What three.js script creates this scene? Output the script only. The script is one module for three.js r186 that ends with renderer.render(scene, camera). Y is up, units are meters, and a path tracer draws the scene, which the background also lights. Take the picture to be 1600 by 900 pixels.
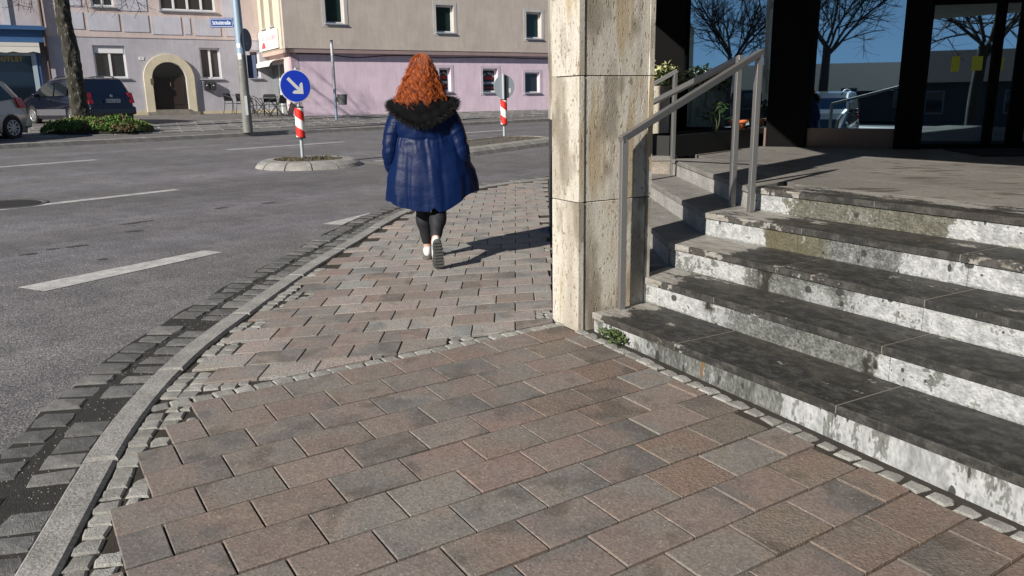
import * as THREE from 'three';
import { mergeGeometries } from 'three/addons/utils/BufferGeometryUtils.js';
import { RoundedBoxGeometry } from 'three/addons/geometries/RoundedBoxGeometry.js';

// ---------------------------------------------------------------- camera, sky, sun, exposure
const scene = new THREE.Scene();
const W = 1600, H = 900, FPX = 1220, CAM_H = 1.45;
const PITCH = Math.atan(295 / FPX), ROLL = -0.95 * Math.PI / 180;
const camera = new THREE.PerspectiveCamera(2 * Math.atan(H / 2 / FPX) * 180 / Math.PI, W / H, 0.05, 2000);
camera.position.set(0, CAM_H, 0);
camera.rotation.order = 'YXZ';
camera.rotation.set(-PITCH, 0, ROLL);
camera.updateMatrixWorld(true);

const SUN_AZ = 50 * Math.PI / 180, SUN_EL = 28 * Math.PI / 180;      // the way the light travels: away and to the side
const sunDir = new THREE.Vector3(-Math.cos(SUN_AZ) * Math.cos(SUN_EL), Math.sin(SUN_EL), Math.sin(SUN_AZ) * Math.cos(SUN_EL));
const sun = new THREE.DirectionalLight(new THREE.Color(1, 0.935, 0.84), 5.0);
sun.position.copy(sunDir).multiplyScalar(80);
sun.castShadow = true;
sun.shadow.mapSize.set(4096, 4096);
sun.shadow.camera.left = sun.shadow.camera.bottom = -60; sun.shadow.camera.right = sun.shadow.camera.top = 60;
sun.shadow.camera.near = 1; sun.shadow.camera.far = 250;
scene.add(sun, sun.target);
{ // clear winter sky: paler towards the horizon, deeper blue overhead
  const w = 256, h = 128, d = new Float32Array(w * h * 4);
  for (let j = 0; j < h; j++) {
    const el = (j + 0.5) / h * Math.PI - Math.PI / 2, t = Math.max(0, Math.sin(el));
    const k = Math.pow(1 - t, 3.2);
    const c = [0.045 + 0.165 * k, 0.100 + 0.245 * k, 0.215 + 0.30 * k];
    for (let i = 0; i < w; i++) {
      const g = el < 0 ? 0.40 : 0.70;
      d.set([c[0] * g, c[1] * g, c[2] * g, 1], (j * w + i) * 4);
    }
  }
  const sky = new THREE.DataTexture(d, w, h, THREE.RGBAFormat, THREE.FloatType);
  sky.mapping = THREE.EquirectangularReflectionMapping; sky.magFilter = sky.minFilter = THREE.LinearFilter; sky.needsUpdate = true;
  scene.background = sky; scene.environment = sky;
}
const renderer = new THREE.WebGLRenderer({ antialias: true });
renderer.setSize(1024, 576);
renderer.toneMapping = THREE.LinearToneMapping;
renderer.toneMappingExposure = 1.45;
renderer.shadowMap.enabled = true;

// ---------------------------------------------------------------- pixels to places
const PI = Math.PI, D2R = PI / 180;
const V = (x, y, z) => new THREE.Vector3(x, y, z);
function ray(px, py) { return V((px - W / 2) / FPX, (H / 2 - py) / FPX, -1).applyEuler(camera.rotation); }
const GA = 0.0205, GB = 0.010;                                   // the street climbs gently away from the steps
const gy = (x, z) => -GA * z - GB * x;
function P(px, py, dh = 0) { const d = ray(px, py), t = (dh - CAM_H) / (d.y + GA * d.z + GB * d.x); return V(d.x * t, CAM_H + d.y * t, d.z * t); }
function lev(px, py, h) { const d = ray(px, py), t = (h - CAM_H) / d.y; return V(d.x * t, h, d.z * t); }
function onPlane(px, py, p0, n) { const d = ray(px, py), c = V(0, CAM_H, 0), t = p0.clone().sub(c).dot(n) / d.dot(n); return c.add(d.multiplyScalar(t)); }
// a wall's frame: x along the wall, y up, z out of the wall
function frame(p0, az) {
  const a = az * D2R, ex = V(Math.cos(a), 0, -Math.sin(a)), ez = V(Math.sin(a), 0, Math.cos(a));
  return { p0, az: a, ex, ez, px(x, y, out = 0) { const q = onPlane(x, y, p0.clone().addScaledVector(ez, out), ez).sub(p0); return [q.dot(ex), q.y]; },
    at(s, h, o = 0) { return p0.clone().addScaledVector(ex, s).addScaledVector(ez, o).add(V(0, h, 0)); } };
}
const tiltQ = new THREE.Quaternion().setFromUnitVectors(V(0, 1, 0), V(GB, 1, GA).normalize());

// ---------------------------------------------------------------- random numbers and noise
function rng(seed) { let a = seed >>> 0; return () => { a = (a + 0x6D2B79F5) | 0; let t = Math.imul(a ^ (a >>> 15), 1 | a); t = (t + Math.imul(t ^ (t >>> 7), 61 | t)) ^ t; return ((t ^ (t >>> 14)) >>> 0) / 4294967296; }; }
const rnd = rng(20240311), rr = (a, b) => a + (b - a) * rnd(), pick = a => a[Math.floor(rnd() * a.length)];
const clamp = (x, a = 0, b = 1) => Math.min(b, Math.max(a, x)), sst = (a, b, x) => { const t = clamp((x - a) / (b - a)); return t * t * (3 - 2 * t); }, mix = (a, b, t) => a + (b - a) * t;
const mix3 = (a, b, t) => [mix(a[0], b[0], t), mix(a[1], b[1], t), mix(a[2], b[2], t)];
function h2(x, y, s) { let n = Math.imul(x, 374761393) + Math.imul(y, 668265263) + Math.imul(s, 2147483647 ^ 0x1f83d9ab) | 0; n = Math.imul(n ^ (n >>> 13), 1274126177); return ((n ^ (n >>> 16)) >>> 0) / 4294967296; }
function vn(x, y, per, s) { // value noise, repeating after per cells (0: never)
  const xi = Math.floor(x), yi = Math.floor(y), fx = x - xi, fy = y - yi, u = fx * fx * (3 - 2 * fx), v = fy * fy * (3 - 2 * fy);
  const w = per ? (k => ((k % per) + per) % per) : (k => k);
  const a = h2(w(xi), w(yi), s), b = h2(w(xi + 1), w(yi), s), c = h2(w(xi), w(yi + 1), s), d = h2(w(xi + 1), w(yi + 1), s);
  return a + (b - a) * u + (c - a) * v + (a - b - c + d) * u * v;
}
function fbm(x, y, per, oct, s, gain = 0.5) { let t = 0, a = 1, n = 0, f = 1; for (let o = 0; o < oct; o++) { t += a * vn(x * f, y * f, per * f, s + o * 17); n += a; a *= gain; f *= 2; } return t / n; }
function tex(w, h, fn, srgb = true) {
  const d = new Uint8Array(w * h * 4);
  for (let j = 0; j < h; j++) for (let i = 0; i < w; i++) { const c = fn(i / w, j / h), o = (j * w + i) * 4; if (typeof c === 'number') { d[o] = d[o + 1] = d[o + 2] = clamp(c) * 255; } else { d[o] = clamp(c[0]) * 255; d[o + 1] = clamp(c[1]) * 255; d[o + 2] = clamp(c[2]) * 255; } d[o + 3] = 255; }
  const t = new THREE.DataTexture(d, w, h); t.wrapS = t.wrapT = THREE.RepeatWrapping; t.magFilter = THREE.LinearFilter; t.minFilter = THREE.LinearMipmapLinearFilter; t.generateMipmaps = true;
  if (srgb) t.colorSpace = THREE.SRGBColorSpace; t.needsUpdate = true; return t;
}
const rep = (t, x, y = x) => { const c = t.clone(); c.repeat.set(x, y); c.needsUpdate = true; return c; };
function canvasTex(w, h, draw) { const c = document.createElement('canvas'); c.width = w; c.height = h; draw(c.getContext('2d'), w, h); const t = new THREE.CanvasTexture(c); t.colorSpace = THREE.SRGBColorSpace; t.magFilter = THREE.LinearFilter; return t; }
const lin = (r, g, b) => new THREE.Color().setRGB(r, g, b);
const std = (color, roughness = 0.8, o = {}) => new THREE.MeshStandardMaterial({ color: Array.isArray(color) ? lin(...color) : color, roughness, ...o });
const phys = (color, roughness = 0.8, o = {}) => new THREE.MeshPhysicalMaterial({ color: Array.isArray(color) ? lin(...color) : color, roughness, ...o });

// ---------------------------------------------------------------- building things
const taken = {};
function numbered(n) { const k = taken[n] = (taken[n] ?? -1) + 1; return k ? n + '_' + String(k).padStart(3, '0') : n; }
function mk(name, geo, mat, parent = scene) { const m = new THREE.Mesh(geo, mat); m.name = parent === scene ? numbered(name) : name; m.castShadow = m.receiveShadow = true; parent.add(m); return m; }
function tag(o, label, category, group) { o.userData.label = label; o.userData.category = category; if (group) o.userData.group = group; return o; }
function thing(name, label, category, pos = V(0, 0, 0), turn = 0, group) { const o = new THREE.Group(); o.name = numbered(name); scene.add(o); o.position.copy(pos); o.rotation.y = turn; return tag(o, label, category, group); }
function struct(name, geo, mat) { const m = mk(name, geo, mat); m.userData.kind = 'structure'; return m; }
function dup(root, pos, turn, label, group) { const r = root.clone(); r.name = numbered(root.name.replace(/_\d{3}$/, '')); r.userData = { ...root.userData }; r.position.copy(pos); r.rotation.y = turn; if (label) r.userData.label = label; if (group) r.userData.group = group; scene.add(r); return r; }
function merge(list) { return mergeGeometries(list.map(g => { const q = g.index ? g.toNonIndexed() : g; for (const k of Object.keys(q.attributes)) if (!['position', 'normal', 'uv', 'color'].includes(k)) q.deleteAttribute(k); return q; })); }
// texture coordinates in metres, from the side each face points to
function mUV(geo, ou = 0, ov = 0) {
  const g = geo.index ? geo.toNonIndexed() : geo; if (!g.attributes.normal) g.computeVertexNormals();
  const p = g.attributes.position, n = p.count, uv = new Float32Array(n * 2), a = V(), b = V(), c = V();
  for (let i = 0; i < n; i += 3) {
    a.fromBufferAttribute(p, i); b.fromBufferAttribute(p, i + 1).sub(a); c.fromBufferAttribute(p, i + 2).sub(a); b.cross(c);
    const x = Math.abs(b.x), y = Math.abs(b.y), z = Math.abs(b.z);
    for (let k = i; k < i + 3; k++) { const X = p.getX(k), Y = p.getY(k), Z = p.getZ(k); const t = y >= x && y >= z ? [X, -Z] : x >= z ? [Z, Y] : [X, Y]; uv[2 * k] = t[0] + ou; uv[2 * k + 1] = t[1] + ov; }
  }
  g.setAttribute('uv', new THREE.BufferAttribute(uv, 2)); return g;
}
function box(w, h, d, x = 0, y = 0, z = 0, ry = 0) { const g = new THREE.BoxGeometry(w, h, d); if (ry) g.rotateY(ry); g.translate(x, y, z); return mUV(g); }
function rbox(w, h, d, r, x = 0, y = 0, z = 0, seg = 2) { const g = new RoundedBoxGeometry(w, h, d, seg, r); g.translate(x, y, z); return g; }
function bx(x0, x1, y0, y1, z0, z1) { return box(x1 - x0, y1 - y0, z1 - z0, (x0 + x1) / 2, (y0 + y1) / 2, (z0 + z1) / 2); }
function rod(a, b, r0, r1 = r0, seg = 10) { const d = b.clone().sub(a), g = new THREE.CylinderGeometry(r1, r0, d.length(), seg, 1); g.translate(0, d.length() / 2, 0); g.applyQuaternion(new THREE.Quaternion().setFromUnitVectors(V(0, 1, 0), d.normalize())); g.translate(a.x, a.y, a.z); return g; }
function bar(a, b, w, h, up = V(0, 1, 0)) { // a square bar from a to b
  const d = b.clone().sub(a), L = d.length(); d.normalize(); const s = d.clone().cross(up).normalize(), u = s.clone().cross(d);
  const g = new RoundedBoxGeometry(w, h, L, 1, Math.min(w, h) * 0.08); g.applyMatrix4(new THREE.Matrix4().makeBasis(s, u, d.clone().negate())); const m = a.clone().add(b).multiplyScalar(0.5); g.translate(m.x, m.y, m.z); return g;
}
function tube(pts, r, seg = 24, rad = 6) { return new THREE.TubeGeometry(new THREE.CatmullRomCurve3(pts), seg, r, rad); }
// a flat stone: polygon [[x, z], ...] seen from above, rounded upper edge, top at y = 0
function stoneGeo(poly, depth, ch, o = {}) {
  let A = 0; for (let i = 0; i < poly.length; i++) { const [x, z] = poly[i], [X, Z] = poly[(i + 1) % poly.length]; A += x * Z - X * z; }
  if (A > 0) poly = poly.slice().reverse();
  const n = poly.length, cx = poly.reduce((s, p) => s + p[0], 0) / n, cz = poly.reduce((s, p) => s + p[1], 0) / n, pos = [], uv = [];
  const inset = poly.map((p, i) => { const a = poly[(i + n - 1) % n], b = poly[(i + 1) % n]; let d1 = [p[0] - a[0], p[1] - a[1]], d2 = [b[0] - p[0], b[1] - p[1]]; const l1 = Math.hypot(...d1) || 1, l2 = Math.hypot(...d2) || 1; d1 = [d1[0] / l1, d1[1] / l1]; d2 = [d2[0] / l2, d2[1] / l2];
    const n1 = [d1[1], -d1[0]], n2 = [d2[1], -d2[0]]; let nx = n1[0] + n2[0], nz = n1[1] + n2[1]; const l = nx * nx + nz * nz; const k = l > 0.2 ? 2 / l : 1; return [p[0] + nx * ch * k, p[1] + nz * ch * k]; });
  const bulge = o.bulge || 0, ou = o.ou || 0, ov = o.ov || 0;
  const tri = (...v) => { for (const p of v) { pos.push(...p); uv.push(p[0] + ou, -p[2] + ov + p[1]); } };
  for (let i = 0; i < n; i++) {
    const j = (i + 1) % n, t0 = [inset[i][0], 0, inset[i][1]], t1 = [inset[j][0], 0, inset[j][1]], e0 = [poly[i][0], -ch, poly[i][1]], e1 = [poly[j][0], -ch, poly[j][1]], b0 = [poly[i][0], -depth, poly[i][1]], b1 = [poly[j][0], -depth, poly[j][1]];
    tri([cx, bulge, cz], t0, t1); tri(t0, e0, e1); tri(t0, e1, t1); tri(e0, b0, b1); tri(e0, b1, e1);
  }
  const g = new THREE.BufferGeometry(); g.setAttribute('position', new THREE.Float32BufferAttribute(pos, 3)); g.setAttribute('uv', new THREE.Float32BufferAttribute(uv, 2)); g.computeVertexNormals(); return g;
}
function clipPoly(poly, a, b, c) { // keep a*x + b*z + c >= 0
  const out = []; for (let i = 0; i < poly.length; i++) { const p = poly[i], q = poly[(i + 1) % poly.length], d = a * p[0] + b * p[1] + c, e = a * q[0] + b * q[1] + c; if (d >= 0) out.push(p); if ((d >= 0) !== (e >= 0)) { const t = d / (d - e); out.push([p[0] + (q[0] - p[0]) * t, p[1] + (q[1] - p[1]) * t]); } } return out;
}
const areaOf = poly => { let A = 0; for (let i = 0; i < poly.length; i++) { const [x, z] = poly[i], [X, Z] = poly[(i + 1) % poly.length]; A += x * Z - X * z; } return Math.abs(A) / 2; };
const inPoly = (x, z, poly) => { let c = false; for (let i = 0, j = poly.length - 1; i < poly.length; j = i++) { const [xi, zi] = poly[i], [xj, zj] = poly[j]; if ((zi > z) !== (zj > z) && x < (xj - xi) * (z - zi) / (zj - zi) + xi) c = !c; } return c; };
// a point set on the sloping ground
function lay(mesh, x, z, dh = 0, turn = 0) { mesh.position.set(x, gy(x, z) + dh, z); mesh.quaternion.copy(tiltQ).multiply(new THREE.Quaternion().setFromAxisAngle(V(0, 1, 0), turn)); return mesh; }
// a sheet over a polygon of ground points
function sheet(poly, dh, res = 0) {
  const s = new THREE.Shape(poly.map(p => new THREE.Vector2(p[0], -p[1]))); const g = new THREE.ShapeGeometry(s); g.rotateX(-PI / 2); const p = g.attributes.position;
  for (let i = 0; i < p.count; i++) p.setY(i, gy(p.getX(i), p.getZ(i)) + (typeof dh === 'function' ? dh(p.getX(i), p.getZ(i)) : dh));
  const uv = g.attributes.uv; for (let i = 0; i < p.count; i++) uv.setXY(i, p.getX(i), -p.getZ(i)); g.computeVertexNormals(); return g;
}
// surface of a distance field, one smooth skin (surface nets)
function skin(f, lo, hi, cell) {
  const nx = Math.ceil((hi[0] - lo[0]) / cell) + 1, ny = Math.ceil((hi[1] - lo[1]) / cell) + 1, nz = Math.ceil((hi[2] - lo[2]) / cell) + 1, F = new Float32Array(nx * ny * nz), id = (i, j, k) => (k * ny + j) * nx + i;
  for (let k = 0; k < nz; k++) for (let j = 0; j < ny; j++) for (let i = 0; i < nx; i++) F[id(i, j, k)] = f(lo[0] + i * cell, lo[1] + j * cell, lo[2] + k * cell);
  const vid = new Int32Array(nx * ny * nz).fill(-1), pos = [], idx = [];
  const E = [[0, 1], [2, 3], [4, 5], [6, 7], [0, 2], [1, 3], [4, 6], [5, 7], [0, 4], [1, 5], [2, 6], [3, 7]];
  for (let k = 0; k < nz - 1; k++) for (let j = 0; j < ny - 1; j++) for (let i = 0; i < nx - 1; i++) {
    const c = []; let s = 0; for (let q = 0; q < 8; q++) { c[q] = F[id(i + (q & 1), j + (q >> 1 & 1), k + (q >> 2))]; if (c[q] < 0) s++; } if (!s || s === 8) continue;
    let x = 0, y = 0, z = 0, n = 0; for (const [a, b] of E) if ((c[a] < 0) !== (c[b] < 0)) { const t = c[a] / (c[a] - c[b]); x += mix(a & 1, b & 1, t); y += mix(a >> 1 & 1, b >> 1 & 1, t); z += mix(a >> 2, b >> 2, t); n++; }
    vid[id(i, j, k)] = pos.length / 3; pos.push(lo[0] + (i + x / n) * cell, lo[1] + (j + y / n) * cell, lo[2] + (k + z / n) * cell);
  }
  const quad = (a, b, c, d, flip) => { if (a < 0 || b < 0 || c < 0 || d < 0) return; flip ? idx.push(a, c, b, a, d, c) : idx.push(a, b, c, a, c, d); };
  for (let k = 1; k < nz - 1; k++) for (let j = 1; j < ny - 1; j++) for (let i = 1; i < nx - 1; i++) {
    const o = F[id(i, j, k)] < 0;
    if (o !== F[id(i + 1, j, k)] < 0) quad(vid[id(i, j - 1, k - 1)], vid[id(i, j, k - 1)], vid[id(i, j, k)], vid[id(i, j - 1, k)], !o);
    if (o !== F[id(i, j + 1, k)] < 0) quad(vid[id(i - 1, j, k - 1)], vid[id(i - 1, j, k)], vid[id(i, j, k)], vid[id(i, j, k - 1)], !o);
    if (o !== F[id(i, j, k + 1)] < 0) quad(vid[id(i - 1, j - 1, k)], vid[id(i, j - 1, k)], vid[id(i, j, k)], vid[id(i - 1, j, k)], !o);
  }
  const g = new THREE.BufferGeometry(); g.setAttribute('position', new THREE.Float32BufferAttribute(pos, 3)); g.setIndex(idx); g.computeVertexNormals();
  const uv = new Float32Array(pos.length / 3 * 2); for (let i = 0; i < pos.length / 3; i++) { uv[2 * i] = pos[3 * i]; uv[2 * i + 1] = pos[3 * i + 1]; } g.setAttribute('uv', new THREE.BufferAttribute(uv, 2)); return g;
}
const capD = (x, y, z, a, b, ra, rb) => { const bx_ = b[0] - a[0], by = b[1] - a[1], bz = b[2] - a[2], t = clamp(((x - a[0]) * bx_ + (y - a[1]) * by + (z - a[2]) * bz) / (bx_ * bx_ + by * by + bz * bz)); return Math.hypot(x - a[0] - bx_ * t, y - a[1] - by * t, z - a[2] - bz * t) - mix(ra, rb, t); };
const ellD = (x, y, z, c, r) => { const k = Math.hypot((x - c[0]) / r[0], (y - c[1]) / r[1], (z - c[2]) / r[2]); return (k - 1) * Math.min(...r); };
const smin = (a, b, k) => { const h = clamp(0.5 + 0.5 * (b - a) / k); return mix(b, a, h) - k * h * (1 - h); };
// ---------------------------------------------------------------- materials
const grit = tex(1024, 1024, (u, v) => { // fine mineral grain, 1.2 m
  const f = fbm(u * 160, v * 160, 160, 3, 3), c = fbm(u * 10, v * 10, 10, 4, 9), s = vn(u * 420, v * 420, 420, 77); return 0.70 + 0.30 * (f - 0.5) + 0.22 * (c - 0.5) + (s > 0.93 ? 0.16 : s < 0.06 ? -0.2 : 0); });
const gritB = tex(1024, 1024, (u, v) => 0.5 + 0.5 * (fbm(u * 180, v * 180, 180, 3, 21) - 0.5) + 0.4 * (fbm(u * 24, v * 24, 24, 3, 5) - 0.5), false);
const asphT = tex(1024, 1024, (u, v) => { // broken stone in tar, 1.6 m
  const a = vn(u * 270, v * 270, 270, 31), b = vn(u * 410, v * 410, 410, 32), c = fbm(u * 8, v * 8, 8, 4, 33); const s = sst(0.4, 0.95, a) * 0.30 + sst(0.6, 1, b) * 0.24; const k = 0.54 + s + 0.2 * (c - 0.5) - (a < 0.16 ? 0.2 : 0); return [k * 1.0, k * 0.985, k * 0.985]; });
const asphB = tex(1024, 1024, (u, v) => 0.6 * vn(u * 270, v * 270, 270, 31) + 0.4 * vn(u * 410, v * 410, 410, 32), false);
const plasterT = tex(1024, 1024, (u, v) => 0.95 + 0.14 * (fbm(u * 6, v * 6, 6, 6, 51, 0.6) - 0.5) + 0.08 * (fbm(u * 40, v * 5, 5 * 8, 3, 55) - 0.5) + 0.06 * (vn(u * 300, v * 300, 300, 56) - 0.5));
const plasterB = tex(512, 512, (u, v) => fbm(u * 60, v * 60, 60, 3, 58), false);
// paving slabs: grey, rose and rust clouds in the concrete, pale quartz specks; 4 m
const paveT = tex(2048, 2048, (u, v) => {
  const a = fbm(u * 11, v * 11, 11, 4, 101), b = fbm(u * 15 + 5, v * 15, 15, 4, 131), f = fbm(u * 520, v * 520, 520, 2, 141), s = vn(u * 800, v * 800, 800, 151), d = fbm(u * 40, v * 40, 40, 3, 161);
  let c = mix3([0.52, 0.505, 0.485], [0.535, 0.485, 0.46], sst(0.36, 0.68, a)); c = mix3(c, [0.445, 0.44, 0.435], sst(0.50, 0.74, b) * 0.8); c = mix3(c, [0.49, 0.45, 0.405], sst(0.52, 0.75, d) * 0.45); c = mix3(c, [0.30, 0.29, 0.28], 0.42 * sst(0.56, 0.72, 0.5 * b + 0.5 * d));
  const k = 1 + 0.30 * (f - 0.5) + 0.14 * (d - 0.5); c = c.map(x => x * k); if (s > 0.88) c = mix3(c, [0.80, 0.79, 0.77], 0.75 * sst(0.88, 0.97, s)); if (s < 0.08) c = c.map(x => x * 0.75); return c; });
const paveB = tex(2048, 2048, (u, v) => 0.5 + 0.55 * (fbm(u * 520, v * 520, 520, 2, 141) - 0.5) + 0.35 * (vn(u * 800, v * 800, 800, 151) - 0.5) + 0.15 * (fbm(u * 40, v * 40, 40, 3, 161) - 0.5), false);
const paveMats = [[0.75, 0.725, 0.705], [0.77, 0.72, 0.69], [0.715, 0.71, 0.70], [0.79, 0.705, 0.68], [0.69, 0.67, 0.65], [0.74, 0.70, 0.66], [0.79, 0.77, 0.75]].map(c => std(c, 0.82, { map: rep(paveT, 0.25), bumpMap: rep(paveB, 0.25), bumpScale: 0.0016 }));
const paveGrey = [[1.06, 1.12, 1.16], [1.12, 1.17, 1.19], [1.2, 1.22, 1.22], [1.13, 1.16, 1.18]].map(c => std(c, 0.85, { map: rep(paveT, 0.25), bumpMap: rep(paveB, 0.25), bumpScale: 0.004 }));
const paveBrown = [[0.72, 0.63, 0.565], [0.66, 0.59, 0.535], [0.73, 0.64, 0.575], [0.63, 0.57, 0.52]].map(c => std(c, 0.82, { map: rep(paveT, 0.25), bumpMap: rep(paveB, 0.25), bumpScale: 0.004 }));
const paveWarm = [[0.90, 0.87, 0.85], [0.93, 0.86, 0.83], [0.86, 0.85, 0.84], [0.92, 0.84, 0.81]].map(c => std(c, 0.84, { map: rep(paveT, 0.25), bumpMap: rep(paveB, 0.25), bumpScale: 0.0016 }));
const stoneM = (c, s = 0.8, b = 0.004, r = 0.88) => std(c, r, { map: rep(grit, s), bumpMap: rep(gritB, s), bumpScale: b });
const M = {
  farBlock: [[0.36, 0.35, 0.34], [0.31, 0.30, 0.295], [0.40, 0.39, 0.375]].map(c => stoneM(c, 0.7)),
  joint: std([0.065, 0.053, 0.038], 0.97, { map: rep(grit, 2), bumpMap: rep(gritB, 2), bumpScale: 0.006 }),
  kerb: stoneM([0.52, 0.505, 0.475], 0.8, 0.005), setts: [[0.62, 0.61, 0.56], [0.54, 0.53, 0.49], [0.68, 0.67, 0.62], [0.47, 0.46, 0.42]].map(c => stoneM(c, 2.2, 0.008)),
  gutter: [[0.33, 0.33, 0.325], [0.24, 0.24, 0.235], [0.42, 0.415, 0.40], [0.29, 0.285, 0.28]].map(c => stoneM(c, 2.4, 0.014, 0.85)),
  gutterBed: std([0.055, 0.051, 0.046], 0.96, { map: rep(grit, 2), bumpMap: rep(gritB, 2), bumpScale: 0.012 }),
  steel: std([0.28, 0.275, 0.27], 0.5, { metalness: 0.8, bumpMap: rep(gritB, 3), bumpScale: 0.0006 }),
  galv: std([0.42, 0.45, 0.48], 0.5, { metalness: 0.6 }), black: std([0.012, 0.012, 0.013], 0.5), rubber: std([0.014, 0.014, 0.014], 0.85), white: std([0.78, 0.78, 0.77], 0.55), paintW: stoneM([0.86, 0.85, 0.83], 1.4, 0.003, 0.8),
  glass: phys([0.012, 0.016, 0.02], 0.03, { specularIntensity: 1, ior: 1.9 }), frameW: std([0.74, 0.74, 0.76], 0.4),
};
const plaster = (c, s = 0.35) => std(c, 0.93, { map: rep(plasterT, s), bumpMap: rep(plasterB, 1), bumpScale: 0.004 });
// ---------------------------------------------------------------- ground, road, kerbs, paving
const ROAD = -0.06;
const streetT = [0.755, -0.656], streetN = [0.656, 0.755];
const kin = new THREE.CatmullRomCurve3([[1.2, 7], [0.1, 3.6], [-0.72, 0.6], [-1.12, -0.95], [-1.402, -2.116], [-1.667, -3.281], [-1.741, -4.127], [-1.69, -5.1], [-1.61, -6.05], [-1.443, -7.273], [-1.1, -9.3], [-0.34, -11.155], [0.62, -12.15], [2.2, -13.55], [6.2, -17.05], [14, -23.8], [26, -34.2]].map(p => V(p[0], 0, p[1])));
const KN = 520, kerbPts = kin.getSpacedPoints(KN), kerbTan = kerbPts.map((p, i) => kerbPts[Math.min(KN, i + 1)].clone().sub(kerbPts[Math.max(0, i - 1)]).normalize());
const kerbLen = kin.getLength();
const kOff = (i, o) => { const p = kerbPts[i], t = kerbTan[i]; return [p.x + t.z * o, p.z - t.x * o]; };   // o > 0: towards the road
const kAt = (s, o) => { const f = clamp(s / kerbLen) * KN, i = Math.min(KN - 1, Math.floor(f)), a = kOff(i, o), b = kOff(i + 1, o), t = f - i; return [mix(a[0], b[0], t), mix(a[1], b[1], t)]; };
const KW = 0.135, GW = 0.41;
const kerbSide = (x, z) => { let best = 1e9, bi = 0; for (let i = 0; i <= KN; i += 2) { const d = (kerbPts[i].x - x) ** 2 + (kerbPts[i].z - z) ** 2; if (d < best) { best = d; bi = i; } } const t = kerbTan[bi]; return (x - kerbPts[bi].x) * t.z - (z - kerbPts[bi].z) * t.x; };   // > 0 on the road side

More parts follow.
